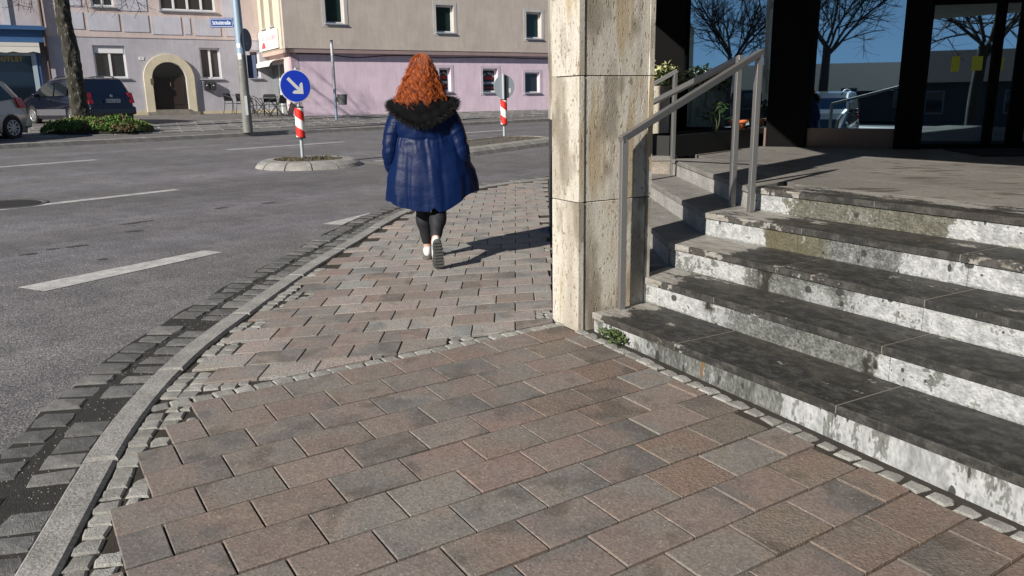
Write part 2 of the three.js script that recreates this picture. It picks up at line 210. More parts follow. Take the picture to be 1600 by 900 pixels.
{ // the land as one sheet out to the horizon, and the road on it with its worn lanes
  const g = sheet([[-700, 300], [700, 300], [700, -900], [-700, -900]], -0.35); struct('ground', g, std([0.16, 0.15, 0.13], 0.95, { map: rep(grit, 0.2) }));
  const nx = 250, nz = 270, x0 = -46, x1 = 34, z0 = 12, z1 = -66, pos = [], col = [], uv = [], idx = [];
  for (let j = 0; j <= nz; j++) for (let i = 0; i <= nx; i++) {
    const x = mix(x0, x1, i / nx), z = mix(z0, z1, j / nz), c = x * streetN[0] + z * streetN[1], a = x * streetT[0] + z * streetT[1];
    const n1 = fbm(a * 0.05 + 7, c * 0.55, 0, 4, 201), n2 = fbm(a * 0.6, c * 0.6, 0, 4, 211), n3 = fbm(a * 0.16, c * 1.6 + 3, 0, 3, 221);
    let k = 0.212; k *= 0.86 + 0.36 * (n1 - 0.2) * 0.8 + 0.3 * (n2 - 0.5) + 0.22 * (n3 - 0.5);
    const track = w => Math.exp(-(((c - w + (n2 - 0.5) * 0.5) / 0.42) ** 2)); const tr = track(-8.1) + track(-10.0) + track(-13.4) + track(-15.4) + track(-18.2) + track(-20.2); k *= 1 + 0.16 * tr;
    pos.push(x, gy(x, z) + ROAD, z); col.push(k * mix(1, 0.985, tr), k * 0.985, k * mix(0.985, 1.05, clamp(tr))); uv.push(x, -z);
  }
  for (let j = 0; j < nz; j++) for (let i = 0; i < nx; i++) { const a = j * (nx + 1) + i; idx.push(a, a + 1, a + nx + 2, a, a + nx + 2, a + nx + 1); }
  const r = new THREE.BufferGeometry(); r.setAttribute('position', new THREE.Float32BufferAttribute(pos, 3)); r.setAttribute('color', new THREE.Float32BufferAttribute(col, 3)); r.setAttribute('uv', new THREE.Float32BufferAttribute(uv, 2)); r.setIndex(idx); r.computeVertexNormals();
  const road = struct('road', r, std([1.7, 1.7, 1.73], 0.78, { map: rep(asphT, 0.625), bumpMap: rep(asphB, 0.625), bumpScale: 0.004, vertexColors: true }));
  // painted markings, worn
  const mark = (c) => { const g = sheet(c.map(([x, y]) => { const p = P(x, y, ROAD + 0.004); return [p.x, p.z]; }), ROAD + 0.004); const m = mk('lane_marking', g, M.paintW, road); return m; };
  mark([[27, 449], [70, 455], [347, 394], [320, 391]]); mark([[503, 350], [541, 351.5], [598, 334], [585, 331]]);
  const dash = (a, b, w) => { const p = P(...a, ROAD + 0.004), q = P(...b, ROAD + 0.004), d = q.clone().sub(p).setY(0).normalize(), n = [-d.z * w / 2, d.x * w / 2]; mk('lane_marking', sheet([[p.x + n[0], p.z + n[1]], [q.x + n[0], q.z + n[1]], [q.x - n[0], q.z - n[1]], [p.x - n[0], p.z - n[1]]], ROAD + 0.004), M.paintW, road); };
  dash([-60, 334], [277, 296], 0.17); dash([-40, 264], [150, 249.5], 0.2); dash([355, 234], [538, 221.5], 0.2); dash([585, 252], [640, 246], 0.10); dash([720, 208], [788, 203.5], 0.2);
  const spotM = std([0.035, 0.034, 0.034], 0.9); for (const [x, y, w, d] of [[45, 397, 0.10, 0.04], [82, 389, 0.07, 0.035], [124, 384, 0.12, 0.05], [210, 361, 0.11, 0.05], [346, 325, 0.10, 0.06], [225, 346, 0.12, 0.03], [205, 349, 0.14, 0.04], [160, 405, 0.05, 0.03], [420, 317, 0.12, 0.05]]) { const p = P(x, y, ROAD + 0.003), n = 11, poly = []; for (let i = 0; i < n; i++) { const t = i / n * 2 * PI, r = rr(0.6, 1.15), a = Math.cos(t) * w * r, b = Math.sin(t) * d * r; poly.push([p.x + streetT[0] * a + streetN[0] * b, p.z + streetT[1] * a + streetN[1] * b]); } mk('tar_spot', sheet(poly, ROAD + 0.003), spotM, road); }
  const mh = P(14, 319, ROAD + 0.006), cover = mk('manhole_cover', new THREE.CylinderGeometry(0.36, 0.36, 0.02, 28), std([0.05, 0.047, 0.045], 0.6, { metalness: 0.5, bumpMap: rep(gritB, 4), bumpScale: 0.01 })); tag(cover, 'round iron manhole cover set in the asphalt beside the lane line', 'manhole cover'); lay(cover, mh.x, mh.z, ROAD);
  const ringM = new THREE.TorusGeometry(0.42, 0.045, 6, 32); ringM.rotateX(PI / 2); ringM.scale(1, 0.3, 1); mk('rim', ringM, stoneM([0.16, 0.155, 0.15]), cover);
}
const padN = [], setPolys = [];
{ // near pavement: bed, kerb stones, gutter setts
  const inner = [], n = KN; for (let i = 0; i <= n; i += 3) inner.push(kOff(i, 0.01));
  const bed = struct('pavement', sheet([...inner, [26, 7]], -0.0145), M.joint);
  // kerb stones about a metre long
  let s = 0.4, k = 0; const kerbBed = [];
  while (s < kerbLen - 1.2) {
    const L = rr(0.92, 1.06), seg = 5, a = [], b = []; for (let q = 0; q <= seg; q++) { a.push(kAt(s + 0.004 + (L - 0.008) * q / seg, 0.004)); b.push(kAt(s + 0.004 + (L - 0.008) * q / seg, KW)); }
    const poly = [...a, ...b.reverse()], c = kAt(s + L / 2, KW / 2), loc = poly.map(p => [p[0] - c[0], p[1] - c[1]]);
    if (c[1] < 4) { const m = mk('kerbstone', stoneGeo(loc, 0.2, 0.012, { ou: c[0] * 1.3, ov: c[1] }), M.kerb, bed); lay(m, c[0], c[1], 0.006 + rr(-0.003, 0.003)); }
    s += L;
  }
  const gb = []; for (let i = 0; i <= n; i += 3) gb.push(kOff(i, KW - 0.02)); for (let i = n; i >= 0; i -= 3) { const w = 0.02 * Math.sin(i * 0.9) + 0.015 * Math.sin(i * 2.3); gb.push(kOff(i, KW + GW + w)); }
  const gut = struct('gutter', sheet(gb, ROAD + 0.0135), M.gutterBed);
  let count = 0; const rest = [];
  for (let row = 0; row < 2; row++) {
    let t = 0.8 + row * 0.1;
    while (t < kerbLen - 2) {
      const L = rr(0.125, 0.185), o0 = KW + 0.02 + row * 0.21 + rr(-0.01, 0.01), o1 = o0 + rr(0.165, 0.19), j = () => rr(-0.012, 0.012);
      const poly = [kAt(t + 0.008, o0), kAt(t + L * 0.5, o0 - 0.006), kAt(t + L - 0.008, o0), kAt(t + L - 0.008, o1), kAt(t + L * 0.5, o1 + 0.006), kAt(t + 0.008, o1)].map(p => [p[0] + j(), p[1] + j()]);
      const c = kAt(t + L / 2, (o0 + o1) / 2), near = Math.hypot(...c);
      const bare = c[1] > -4.9 && c[1] < -4.05 ? 0.45 : row === 0 && c[1] > -5.5 && c[1] < -3.0 ? 0.14 : 0.02;   // some setts lie under grit
      const skip = rnd() < bare;
      if (c[1] < 1.0 && c[1] > -20 && !skip && count < 290 && c[1] < -0.6 && c[1] > -13.5) { const m = mk('gutter_sett', stoneGeo(poly.map(p => [p[0] - c[0], p[1] - c[1]]), 0.12, 0.016, { bulge: 0.009, ou: c[0] * 3, ov: c[1] * 3 }), pick(M.gutter), gut); lay(m, c[0], c[1], ROAD + 0.019 + rr(-0.006, 0.006)); m.rotateX(rr(-0.03, 0.03)); count++; }
      t += L;
    }
  }
  // ---- the two fields of slabs
  const keep = [];
  const put = (poly, mats, hgt, tgt) => { const c = [poly.reduce((s, p) => s + p[0], 0) / poly.length, poly.reduce((s, p) => s + p[1], 0) / poly.length]; keep.push(poly); padN.push({ poly, c, mats, tgt, d: Math.hypot(c[0], c[1]) }); };
  const NL = [-1.652, -3.373], na = 32.6 * D2R, nu = [Math.cos(na), -Math.sin(na)], nv = [Math.sin(na), Math.cos(na)];       // near field: along its courses, and across them towards the viewer
  const stairOK = (x, z) => (x * 0.8704 - z * 0.4924) < 2.535;
  const LU = 0.291, LV = 0.2115, g2 = 0.0032;
  for (let r = 0; r < 24; r++) for (let q = -4; q < 26; q++) {
    const off = (r % 2) * 0.5, u0 = (q - off) * LU, g3 = 0.0052, poly0 = [[u0 + g2, r * LV + g3], [u0 + LU - g2, r * LV + g3], [u0 + LU - g2, (r + 1) * LV - g3], [u0 + g2, (r + 1) * LV - g3]];
    let poly = poly0.map(([u, v]) => [NL[0] + nu[0] * u + nv[0] * v, NL[1] + nu[1] * u + nv[1] * v]); const c0 = poly.reduce((s, p) => [s[0] + p[0] / 4, s[1] + p[1] / 4], [0, 0]);
    if (c0[1] > -1.2 || c0[1] > 0.3 || c0[0] > 2.6) continue;
    // whole and half slabs along the kerb; the wedge left over is filled with small setts
    const inside = p => kerbSide(p[0], p[1]) < -0.05; const bad = poly.filter(p => !inside(p)).length;
    if (bad) { const cut = [[u0 + LU / 2 + g2, r * LV + g2], [u0 + LU - g2, r * LV + g2], [u0 + LU - g2, (r + 1) * LV - g2], [u0 + LU / 2 + g2, (r + 1) * LV - g2]].map(([u, v]) => [NL[0] + nu[0] * u + nv[0] * v, NL[1] + nu[1] * u + nv[1] * v]); if (cut.every(inside)) poly = cut; else continue; }
    poly = clipPoly(poly, -0.8704, 0.4924, 2.535); if (poly.length < 3 || areaOf(poly) < 0.009) continue;
    const e2 = c0[0] * 0.8704 - c0[1] * 0.4924, brown = sst(1.55, 2.3, e2 + 0.5 * (vn(c0[0] * 2.2, c0[1] * 2.2, 0, 5) - 0.5)) * sst(-1.5, -2.4, c0[1]) ;
    put(poly, rnd() < brown * 0.85 ? paveBrown : paveMats, 0, 'near');
  }
  const FO = [-0.905, -4.065], fu = [0.2625, -0.0595], fv = [0.002, -0.2225];   // far field: courses run at another angle
  const sx = nu[1], sz = -nu[0];  // line along the near field's upper edge
  const edge = (x, z) => (x - NL[0]) * -nv[0] + (z - NL[1]) * -nv[1];          // > 0 beyond the near field
  for (let r = -4; r < 46; r++) for (let q = -12; q < 26; q++) {
    const off = (((r % 2) + 2) % 2) * 0.5 + q, e = 0.0125;
    let poly = [[off + e, r + e * 1.9], [off + 1 - e, r + e * 1.9], [off + 1 - e, r + 1 - e * 1.9], [off + e, r + 1 - e * 1.9]].map(([a, b]) => [FO[0] + fu[0] * a + fv[0] * b, FO[1] + fu[1] * a + fv[1] * b]); const full = areaOf(poly);
    const c0 = poly.reduce((s, p) => [s[0] + p[0] / 4, s[1] + p[1] / 4], [0, 0]); if (c0[1] < -13.2 || c0[0] > 1.2) continue;
    poly = clipPoly(poly, -nv[0], -nv[1], nv[0] * NL[0] + nv[1] * NL[1] - 0.088); if (poly.length < 3) continue;
    poly = clipPoly(poly, -1, -0.045, 0.04); if (poly.length < 3) continue;                     // a strip of setts runs beside the pillar
    const ks = Math.max(...poly.map(p => kerbSide(p[0], p[1])));
    if (ks > -0.008) { const ins = poly.filter(p => kerbSide(p[0], p[1]) < -0.008); if (c0[1] > -5.6 ? true : ins.length < 2) continue; poly = poly.map(p => { const k = kerbSide(p[0], p[1]); if (k < -0.008) return p; let lo = 0, hi = 1; for (let it = 0; it < 12; it++) { const m = (lo + hi) / 2, x = mix(c0[0], p[0], m), z = mix(c0[1], p[1], m); if (kerbSide(x, z) < -0.008) lo = m; else hi = m; } return [mix(c0[0], p[0], lo), mix(c0[1], p[1], lo)]; }); if (kerbSide(c0[0], c0[1]) > -0.01) continue; }
    if (poly.length < 3 || areaOf(poly) < full * 0.45) continue;
    const warm = sst(-6.4, -4.7, c0[1] + 1.5 * (vn(c0[0] * 1.3, c0[1] * 1.3, 0, 15) - 0.5) + 0.4 * Math.abs(c0[0] + 0.6));
    put(poly, rnd() < warm * 0.6 ? paveWarm : paveGrey, 0, 'far');
  }
  const farBed = new THREE.Group(); farBed.name = numbered('pavement'); farBed.userData.kind = 'structure'; scene.add(farBed);
  const late = { near: [], far: [] }, num = { near: 0, far: 0 };
  padN.sort((a, b) => a.d - b.d);
  for (const p of padN) {
    const loc = p.poly.map(q => [q[0] - p.c[0], q[1] - p.c[1]]), dz = rr(-0.0022, 0.0022), o = { ou: rr(0, 4), ov: rr(0, 4) };
    const parent = p.tgt === 'near' ? bed : farBed;
    if (num[p.tgt]++ < 300) { const m = mk('paving_slab', stoneGeo(loc, 0.05, 0.003, o), pick(p.mats), parent); lay(m, p.c[0], p.c[1], dz); m.rotateX(rr(-0.004, 0.004)); m.rotateZ(rr(-0.004, 0.004)); }
    else { const g = stoneGeo(loc, 0.05, 0.004, o); const q = new THREE.Object3D(); lay(q, p.c[0], p.c[1], dz); q.updateMatrix(); g.applyMatrix4(q.matrix); late[p.tgt].push(g); }
  }
  for (const k of ['near', 'far']) if (late[k].length) { const m = mk('paving_slabs_beyond', merge(late[k]), k === 'near' ? paveMats[0] : paveGrey[1], k === 'near' ? bed : farBed); m.userData.kind = 'stuff'; }
  // ---- small setts in the leftover strips: kerb wedge, between the fields, beside the pillar, along the steps
  let cnt = 0; const smallRest = [];
  const sett = (x, z, w, d, turn) => { const cs = Math.cos(turn), sn = Math.sin(turn), poly = [[-w / 2, -d / 2], [0, -d / 2 - 0.004], [w / 2, -d / 2], [w / 2 + 0.003, 0], [w / 2, d / 2], [-w / 2, d / 2]].map(([a, b]) => [a + rr(-0.008, 0.008), b + rr(-0.008, 0.008)]).map(([a, b]) => [a * cs + b * sn, -a * sn + b * cs]); const g = stoneGeo(poly, 0.06, 0.007, { bulge: 0.002, ou: rr(0, 3), ov: rr(0, 3) });
    if (cnt++ < 299) { const m = mk('small_sett', g, pick(M.setts), bed); lay(m, x, z, rr(-0.0075, -0.0035)); m.rotateX(rr(-0.012, 0.012)); m.rotateZ(rr(-0.012, 0.012)); } };
  const free = (x, z, m) => { for (const p of keep) { const c = p[0]; if (Math.abs(c[0] - x) < 0.5 && Math.abs(c[1] - z) < 0.5 && inPoly(x, z, p)) return false; } return kerbSide(x, z) < -m; };
  const freeBox = (x, z, w, d, turn) => { const cs = Math.cos(turn), sn = Math.sin(turn); for (const [a, b] of [[-1, -1], [1, -1], [1, 1], [-1, 1], [0, 0], [0, 1], [0, -1], [1, 0], [-1, 0]]) { const X = a * w * 0.12, Z = b * d * 0.12; if (!free(x + X * cs + Z * sn, z - X * sn + Z * cs, 0.008)) return false; } return true; };
  const placed = []; const tryS = (x, z, w, d, turn) => { if (!freeBox(x, z, w, d, turn)) return false; for (const q of placed) if (Math.hypot(q[0] - x, q[1] - z) < (q[2] + Math.max(w, d)) * 0.46) return false; placed.push([x, z, Math.max(w, d)]); sett(x, z, w - 0.008, d - 0.008, turn); return true; };
  const e1s = [0.4924, 0.8704]; for (let a = -3.72; a < 0.8; a += 0.098) { const e2 = 2.586, x = 0.8704 * e2 + e1s[0] * a, z = -0.4924 * e2 + e1s[1] * a; if (rnd() < 0.97) { sett(x + rr(-0.004, 0.004), z, 0.086 + rr(-0.012, 0.006), 0.062, -60.5 * D2R); } }
  for (let t = 0.02; t < 2.45; t += 0.098) { const x = NL[0] + nu[0] * t - nv[0] * 0.046, z = NL[1] + nu[1] * t - nv[1] * 0.046; tryS(x, z, 0.098, 0.082, na); }
  for (const [st, ws, ds, os] of [[0.088, 0.088, 0.086, 0.086], [0.031, 0.062, 0.058, 0.029]]) for (let s2 = 7; s2 < 13.6; s2 += st) { const i = Math.min(KN - 1, Math.round(s2 / kerbLen * KN)), ang = Math.atan2(-kerbTan[i].z, kerbTan[i].x); for (let o = 0.044; o < 0.40; o += os) { const c = kAt(s2 + rr(-0.006, 0.006), -o); tryS(c[0], c[1], ws, ds, ang); } }
  for (let t = -0.2; t < 2.5; t += 0.03) for (let v = 0.04; v < 0.27; v += 0.018) { const x = NL[0] + nu[0] * t - nv[0] * v, z = NL[1] + nu[1] * t - nv[1] * v; for (const [w, d] of [[0.095, 0.085], [0.08, 0.07], [0.065, 0.05]]) if (tryS(x, z, w, d, na)) break; }
  for (let z = -4.8; z > -8.2; z -= 0.03) for (let x = 0.07; x < 0.40; x += 0.03) { if (x + 0.045 * z < -0.14 || x > 0.25 - 0.04 * (z + 4.7)) continue; if (tryS(x, z, 0.085, 0.08, 0.1)) continue; tryS(x, z, 0.06, 0.055, 0.1); }
}
{ // pale grit washed along the gutter
  const R = rng(61), g = new THREE.IcosahedronGeometry(1, 0), N = 1900, im = new THREE.InstancedMesh(g, std([0.62, 0.60, 0.56], 0.85), N), m = new THREE.Matrix4(), q = new THREE.Quaternion(), c = new THREE.Color();
  for (let i = 0; i < N; i++) { const s = 6.5 + 9.5 * R(), o = R() < 0.75 ? KW + 0.03 + Math.abs(R() + R() - 0.8) * 0.34 : R() < 0.6 ? KW + GW + R() * 0.5 : -R() * 2.2, p = kAt(s, o), r = (0.0016 + 0.0044 * R() * R() * R() * R()) * (o < 0 ? 0.6 : 1), lvl = o < 0 ? 0.002 : o < KW + GW ? ROAD + 0.022 : ROAD + 0.003; q.setFromEuler(new THREE.Euler(R() * 6, R() * 6, R() * 6)); m.compose(V(p[0], gy(p[0], p[1]) + lvl, p[1]), q, V(r, r * 0.7, r)); im.setMatrixAt(i, m); const k = 0.45 + 0.55 * R(); im.setColorAt(i, c.setRGB(k, k, k * 0.97)); }
  im.name = 'gravel'; im.userData = { kind: 'stuff', label: 'pale grit scattered along the gutter and road edge', category: 'gravel' }; scene.add(im);
}
{ // far side: kerb, pavement, paved bays
  const K = [[-30, -4.3], [-20.5, -12.5], [-12.49, -19.46], [-7.74, -23.55], [1.56, -31.65], [14, -42.5], [30, -56.5]], c = new THREE.CatmullRomCurve3(K.map(p => V(p[0], 0, p[1]))), pts = c.getSpacedPoints(120);
  const off = (i, o) => { const t = pts[Math.min(120, i + 1)].clone().sub(pts[Math.max(0, i - 1)]).normalize(); return [pts[i].x + t.z * o, pts[i].z - t.x * o]; };
  const dhF = (x, z) => 0.05 + 0.015 * Math.max(0, -(x * streetN[0] + z * streetN[1]) - 22.9);
  var farH = dhF; 
  const pos = [], uv = [], idx = [], rows = [0.14, 1.6, 3.2, 5, 7.5, 11, 16, 24, 40];
  for (let i = 0; i <= 120; i++) for (const o of rows) { const p = off(i, o); pos.push(p[0], gy(p[0], p[1]) + dhF(p[0], p[1]), p[1]); uv.push(p[0], -p[1]); }
  for (let i = 0; i < 120; i++) for (let j = 0; j < rows.length - 1; j++) { const a = i * rows.length + j, b = a + rows.length; idx.push(a, b, a + 1, b, b + 1, a + 1); }
  const g = new THREE.BufferGeometry(); g.setAttribute('position', new THREE.Float32BufferAttribute(pos, 3)); g.setAttribute('uv', new THREE.Float32BufferAttribute(uv, 2)); g.setIndex(idx); g.computeVertexNormals();
  const fp = struct('pavement', g, std([0.33, 0.32, 0.31], 0.9, { map: rep(asphT, 0.5), bumpMap: rep(asphB, 0.5), bumpScale: 0.004 }));
  for (let i = 10; i < 108; i += 2) { const poly = [off(i, 0), off(i + 2, 0), off(i + 2, 0.15), off(i, 0.15)], q = [(poly[0][0] + poly[2][0]) / 2, (poly[0][1] + poly[2][1]) / 2], d = [poly[1][0] - poly[0][0], poly[1][1] - poly[0][1]], l = Math.hypot(...d); const m = mk('kerbstone', stoneGeo(poly.map(p => [p[0] - q[0] - (p === poly[0] || p === poly[3] ? -1 : 1) * d[0] / l * 0.004, p[1] - q[1]]), 0.25, 0.012, { ou: i }), M.kerb, fp); lay(m, q[0], q[1], 0.055); }
  // bands of paving blocks with open joints across the bays
  let n = 0; const tz = streetT;
  for (let r = 0; r < 5; r++) for (let a = -22; a < 22; a += 0.62) {
    const cN = -24.3 - r * 1.02, A = a + 24 + (r % 2) * 0.31; const at = (u, w) => { const aa = A + u, cc = cN - w; return [streetT[0] * aa + streetN[0] * cc, streetT[1] * aa + streetN[1] * cc]; };
    const poly = [at(0.025, 0.02), at(0.595, 0.02), at(0.595, 0.98), at(0.025, 0.98)], q = at(0.31, 0.5); const ang = q[0] / -q[1]; if (ang < -0.72 || ang > 0.08) continue; if (n++ > 298) continue;
    const m = mk('paving_block', stoneGeo(poly.map(p => [p[0] - q[0], p[1] - q[1]]), 0.06, 0.012, { ou: rr(0, 4), ov: rr(0, 4) }), pick(M.farBlock), fp); lay(m, q[0], q[1], dhF(...q) + 0.018 + rr(-0.004, 0.004));
  }
}
// ---------------------------------------------------------------- traffic islands
function island(label, a, b, w, h, weeds) {
  const A = P(...a, ROAD), B = P(...b, ROAD), d = B.clone().sub(A).setY(0), L = d.length(); d.normalize(); const n = V(-d.z, 0, d.x), c = A.clone().add(B).multiplyScalar(0.5); c.y = gy(c.x, c.z) + ROAD;
  const o = thing('traffic_island', label, 'traffic island', c, 0, 'kerbed traffic islands in the road'); const N = Math.max(12, Math.round((2 * L + 2 * w) / 0.95));
  const loop = []; const R = w / 2, S = L - 2 * R, per = 2 * S + 2 * PI * R;
  const at = (s, off) => { s = ((s % per) + per) % per; const r = R - off; if (s < S) return [-S / 2 + s, r]; s -= S; if (s < PI * R) { const t = s / R; return [S / 2 + r * Math.sin(t), r * Math.cos(t)]; } s -= PI * R; if (s < S) return [S / 2 - s, -r]; s -= S; const t = s / R; return [-S / 2 - r * Math.sin(t), -r * Math.cos(t)]; };
  const wld = p => V(d.x * p[0] + n.x * p[1], 0, d.z * p[0] + n.z * p[1]); const G = p => { const q = wld(p); q.y = gy(c.x + q.x, c.z + q.z) - gy(c.x, c.z); return q; };
  for (let i = 0; i < N; i++) { const s0 = i / N * per + 0.012, s1 = (i + 1) / N * per - 0.012, K = 4, pos = [], uv = []; const prof = [[0, 0], [0.05, h * 0.55], [0.13, h * 0.93], [0.16, h], [0.34, h + 0.012], [0.34, 0]];
    for (let k = 0; k < K; k++) { const u0 = mix(s0, s1, k / K), u1 = mix(s0, s1, (k + 1) / K); for (let m = 0; m < prof.length - 1; m++) { const q = (u, pr) => { const v = G(at(u, pr[0])); v.y += pr[1]; return v; }; const v00 = q(u0, prof[m]), v10 = q(u1, prof[m]), v01 = q(u0, prof[m + 1]), v11 = q(u1, prof[m + 1]); for (const v of [v00, v10, v11, v00, v11, v01]) { pos.push(v.x, v.y, v.z); } } }
    for (const [u, f] of [[s0, 1], [s1, 0]]) for (let m = 1; m < prof.length - 1; m++) { const q = pr => { const v = G(at(u, pr[0])); v.y += pr[1]; return v; }; const t = [q(prof[0]), q(prof[m]), q(prof[m + 1])]; if (f) t.reverse(); for (const v of t) pos.push(v.x, v.y, v.z); }
    const g = new THREE.BufferGeometry(); g.setAttribute('position', new THREE.Float32BufferAttribute(pos, 3)); g.computeVertexNormals(); mk('kerbstone', mUV(g, i * 0.7, i * 0.4), M.kerb, o); }
  const f = []; for (let i = 0; i < 48; i++) f.push(at(i / 48 * per, 0.32)); const sh = new THREE.ShapeGeometry(new THREE.Shape(f.map(p => { const q = wld(p); return new THREE.Vector2(q.x, -q.z); }))); sh.rotateX(-PI / 2); const pp = sh.attributes.position; for (let i = 0; i < pp.count; i++) pp.setY(i, gy(c.x + pp.getX(i), c.z + pp.getZ(i)) - gy(c.x, c.z) + h - 0.006);
  mk('gravel_fill', mUV(sh), std([0.26, 0.235, 0.20], 0.95, { map: rep(grit, 1.2), bumpMap: rep(gritB, 1.2), bumpScale: 0.03 }), o);
  if (weeds) { const blades = []; for (let i = 0; i < weeds; i++) { const p = at(rnd() * per, rr(0.33, R * 0.95)), q = G(p), t = rnd() * 6.3, hh = rr(0.01, 0.05), g = new THREE.BufferGeometry(), x = Math.cos(t) * 0.012, z = Math.sin(t) * 0.012; g.setAttribute('position', new THREE.Float32BufferAttribute([q.x - x, q.y + h - 0.01, q.z - z, q.x + x, q.y + h - 0.01, q.z + z, q.x + rr(-0.06, 0.06), q.y + h + hh, q.z + rr(-0.06, 0.06)], 3)); g.computeVertexNormals(); blades.push(g); } const w = mk('weeds', mergeGeometries(blades), std([0.10, 0.085, 0.05], 0.9, { side: THREE.DoubleSide }), o); w.userData.kind = 'stuff'; }
  return { c, h, d };
}
const isl1 = island('small kerbed traffic island carrying the blue arrow sign', [399, 263], [564, 255], 1.75, 0.125, 700);
const isl2 = island('kerbed traffic island carrying the sign seen from its grey back', [640, 247], [843, 221], 1.9, 0.15, 300);
{ const a = P(556, 258, ROAD), b = P(640, 247, ROAD), d = b.clone().sub(a).setY(0).normalize(), n = V(d.z, 0, -d.x); const q = (p, s, w) => [p.x + d.x * s + n.x * w, p.z + d.z * s + n.z * w];
  struct('crossing_strip', sheet([q(a, 0.15, 0.1), q(b, -0.1, 0.1), q(b, -0.1, -1.3), q(a, 0.15, -1.3)], ROAD + 0.006), stoneM([0.34, 0.32, 0.29], 0.6, 0.006)); }
// ---------------------------------------------------------------- entrance steps, pillar, rails, glazed front
const SA = -60.5 * D2R, E1 = V(Math.cos(SA), 0, -Math.sin(SA)), E2 = V(-E1.z, 0, E1.x).negate();   // along the steps; into the building
if (E2.x < 0) E2.negate();
const SE = (a, b, y = 0) => V(E1.x * a + E2.x * b, y, E1.z * a + E2.z * b);
const toS = p => [p.x * E1.x + p.z * E1.z, p.x * E2.x + p.z * E2.z];
const LV_ = [0.195, 0.352, 0.509, 0.666, 0.823], PLAT = 0.823;
const EB = [[925, 486], [1000, 430], [1047, 379], [1098, 331], [1184, 293]].map(([x, y], i) => toS(lev(x, y, LV_[i]))[1]);
const XL = [0.50, 0.81, 1.05, 1.345, 1.685], ZEND = -8.2;           // the second flight faces the street: edges run straight back
const corner = i => { const a = (XL[i] - E2.x * EB[i]) / E1.x; return SE(a, EB[i]); };
const CO = XL.map((_, i) => corner(i));
const A_END = 0.9;
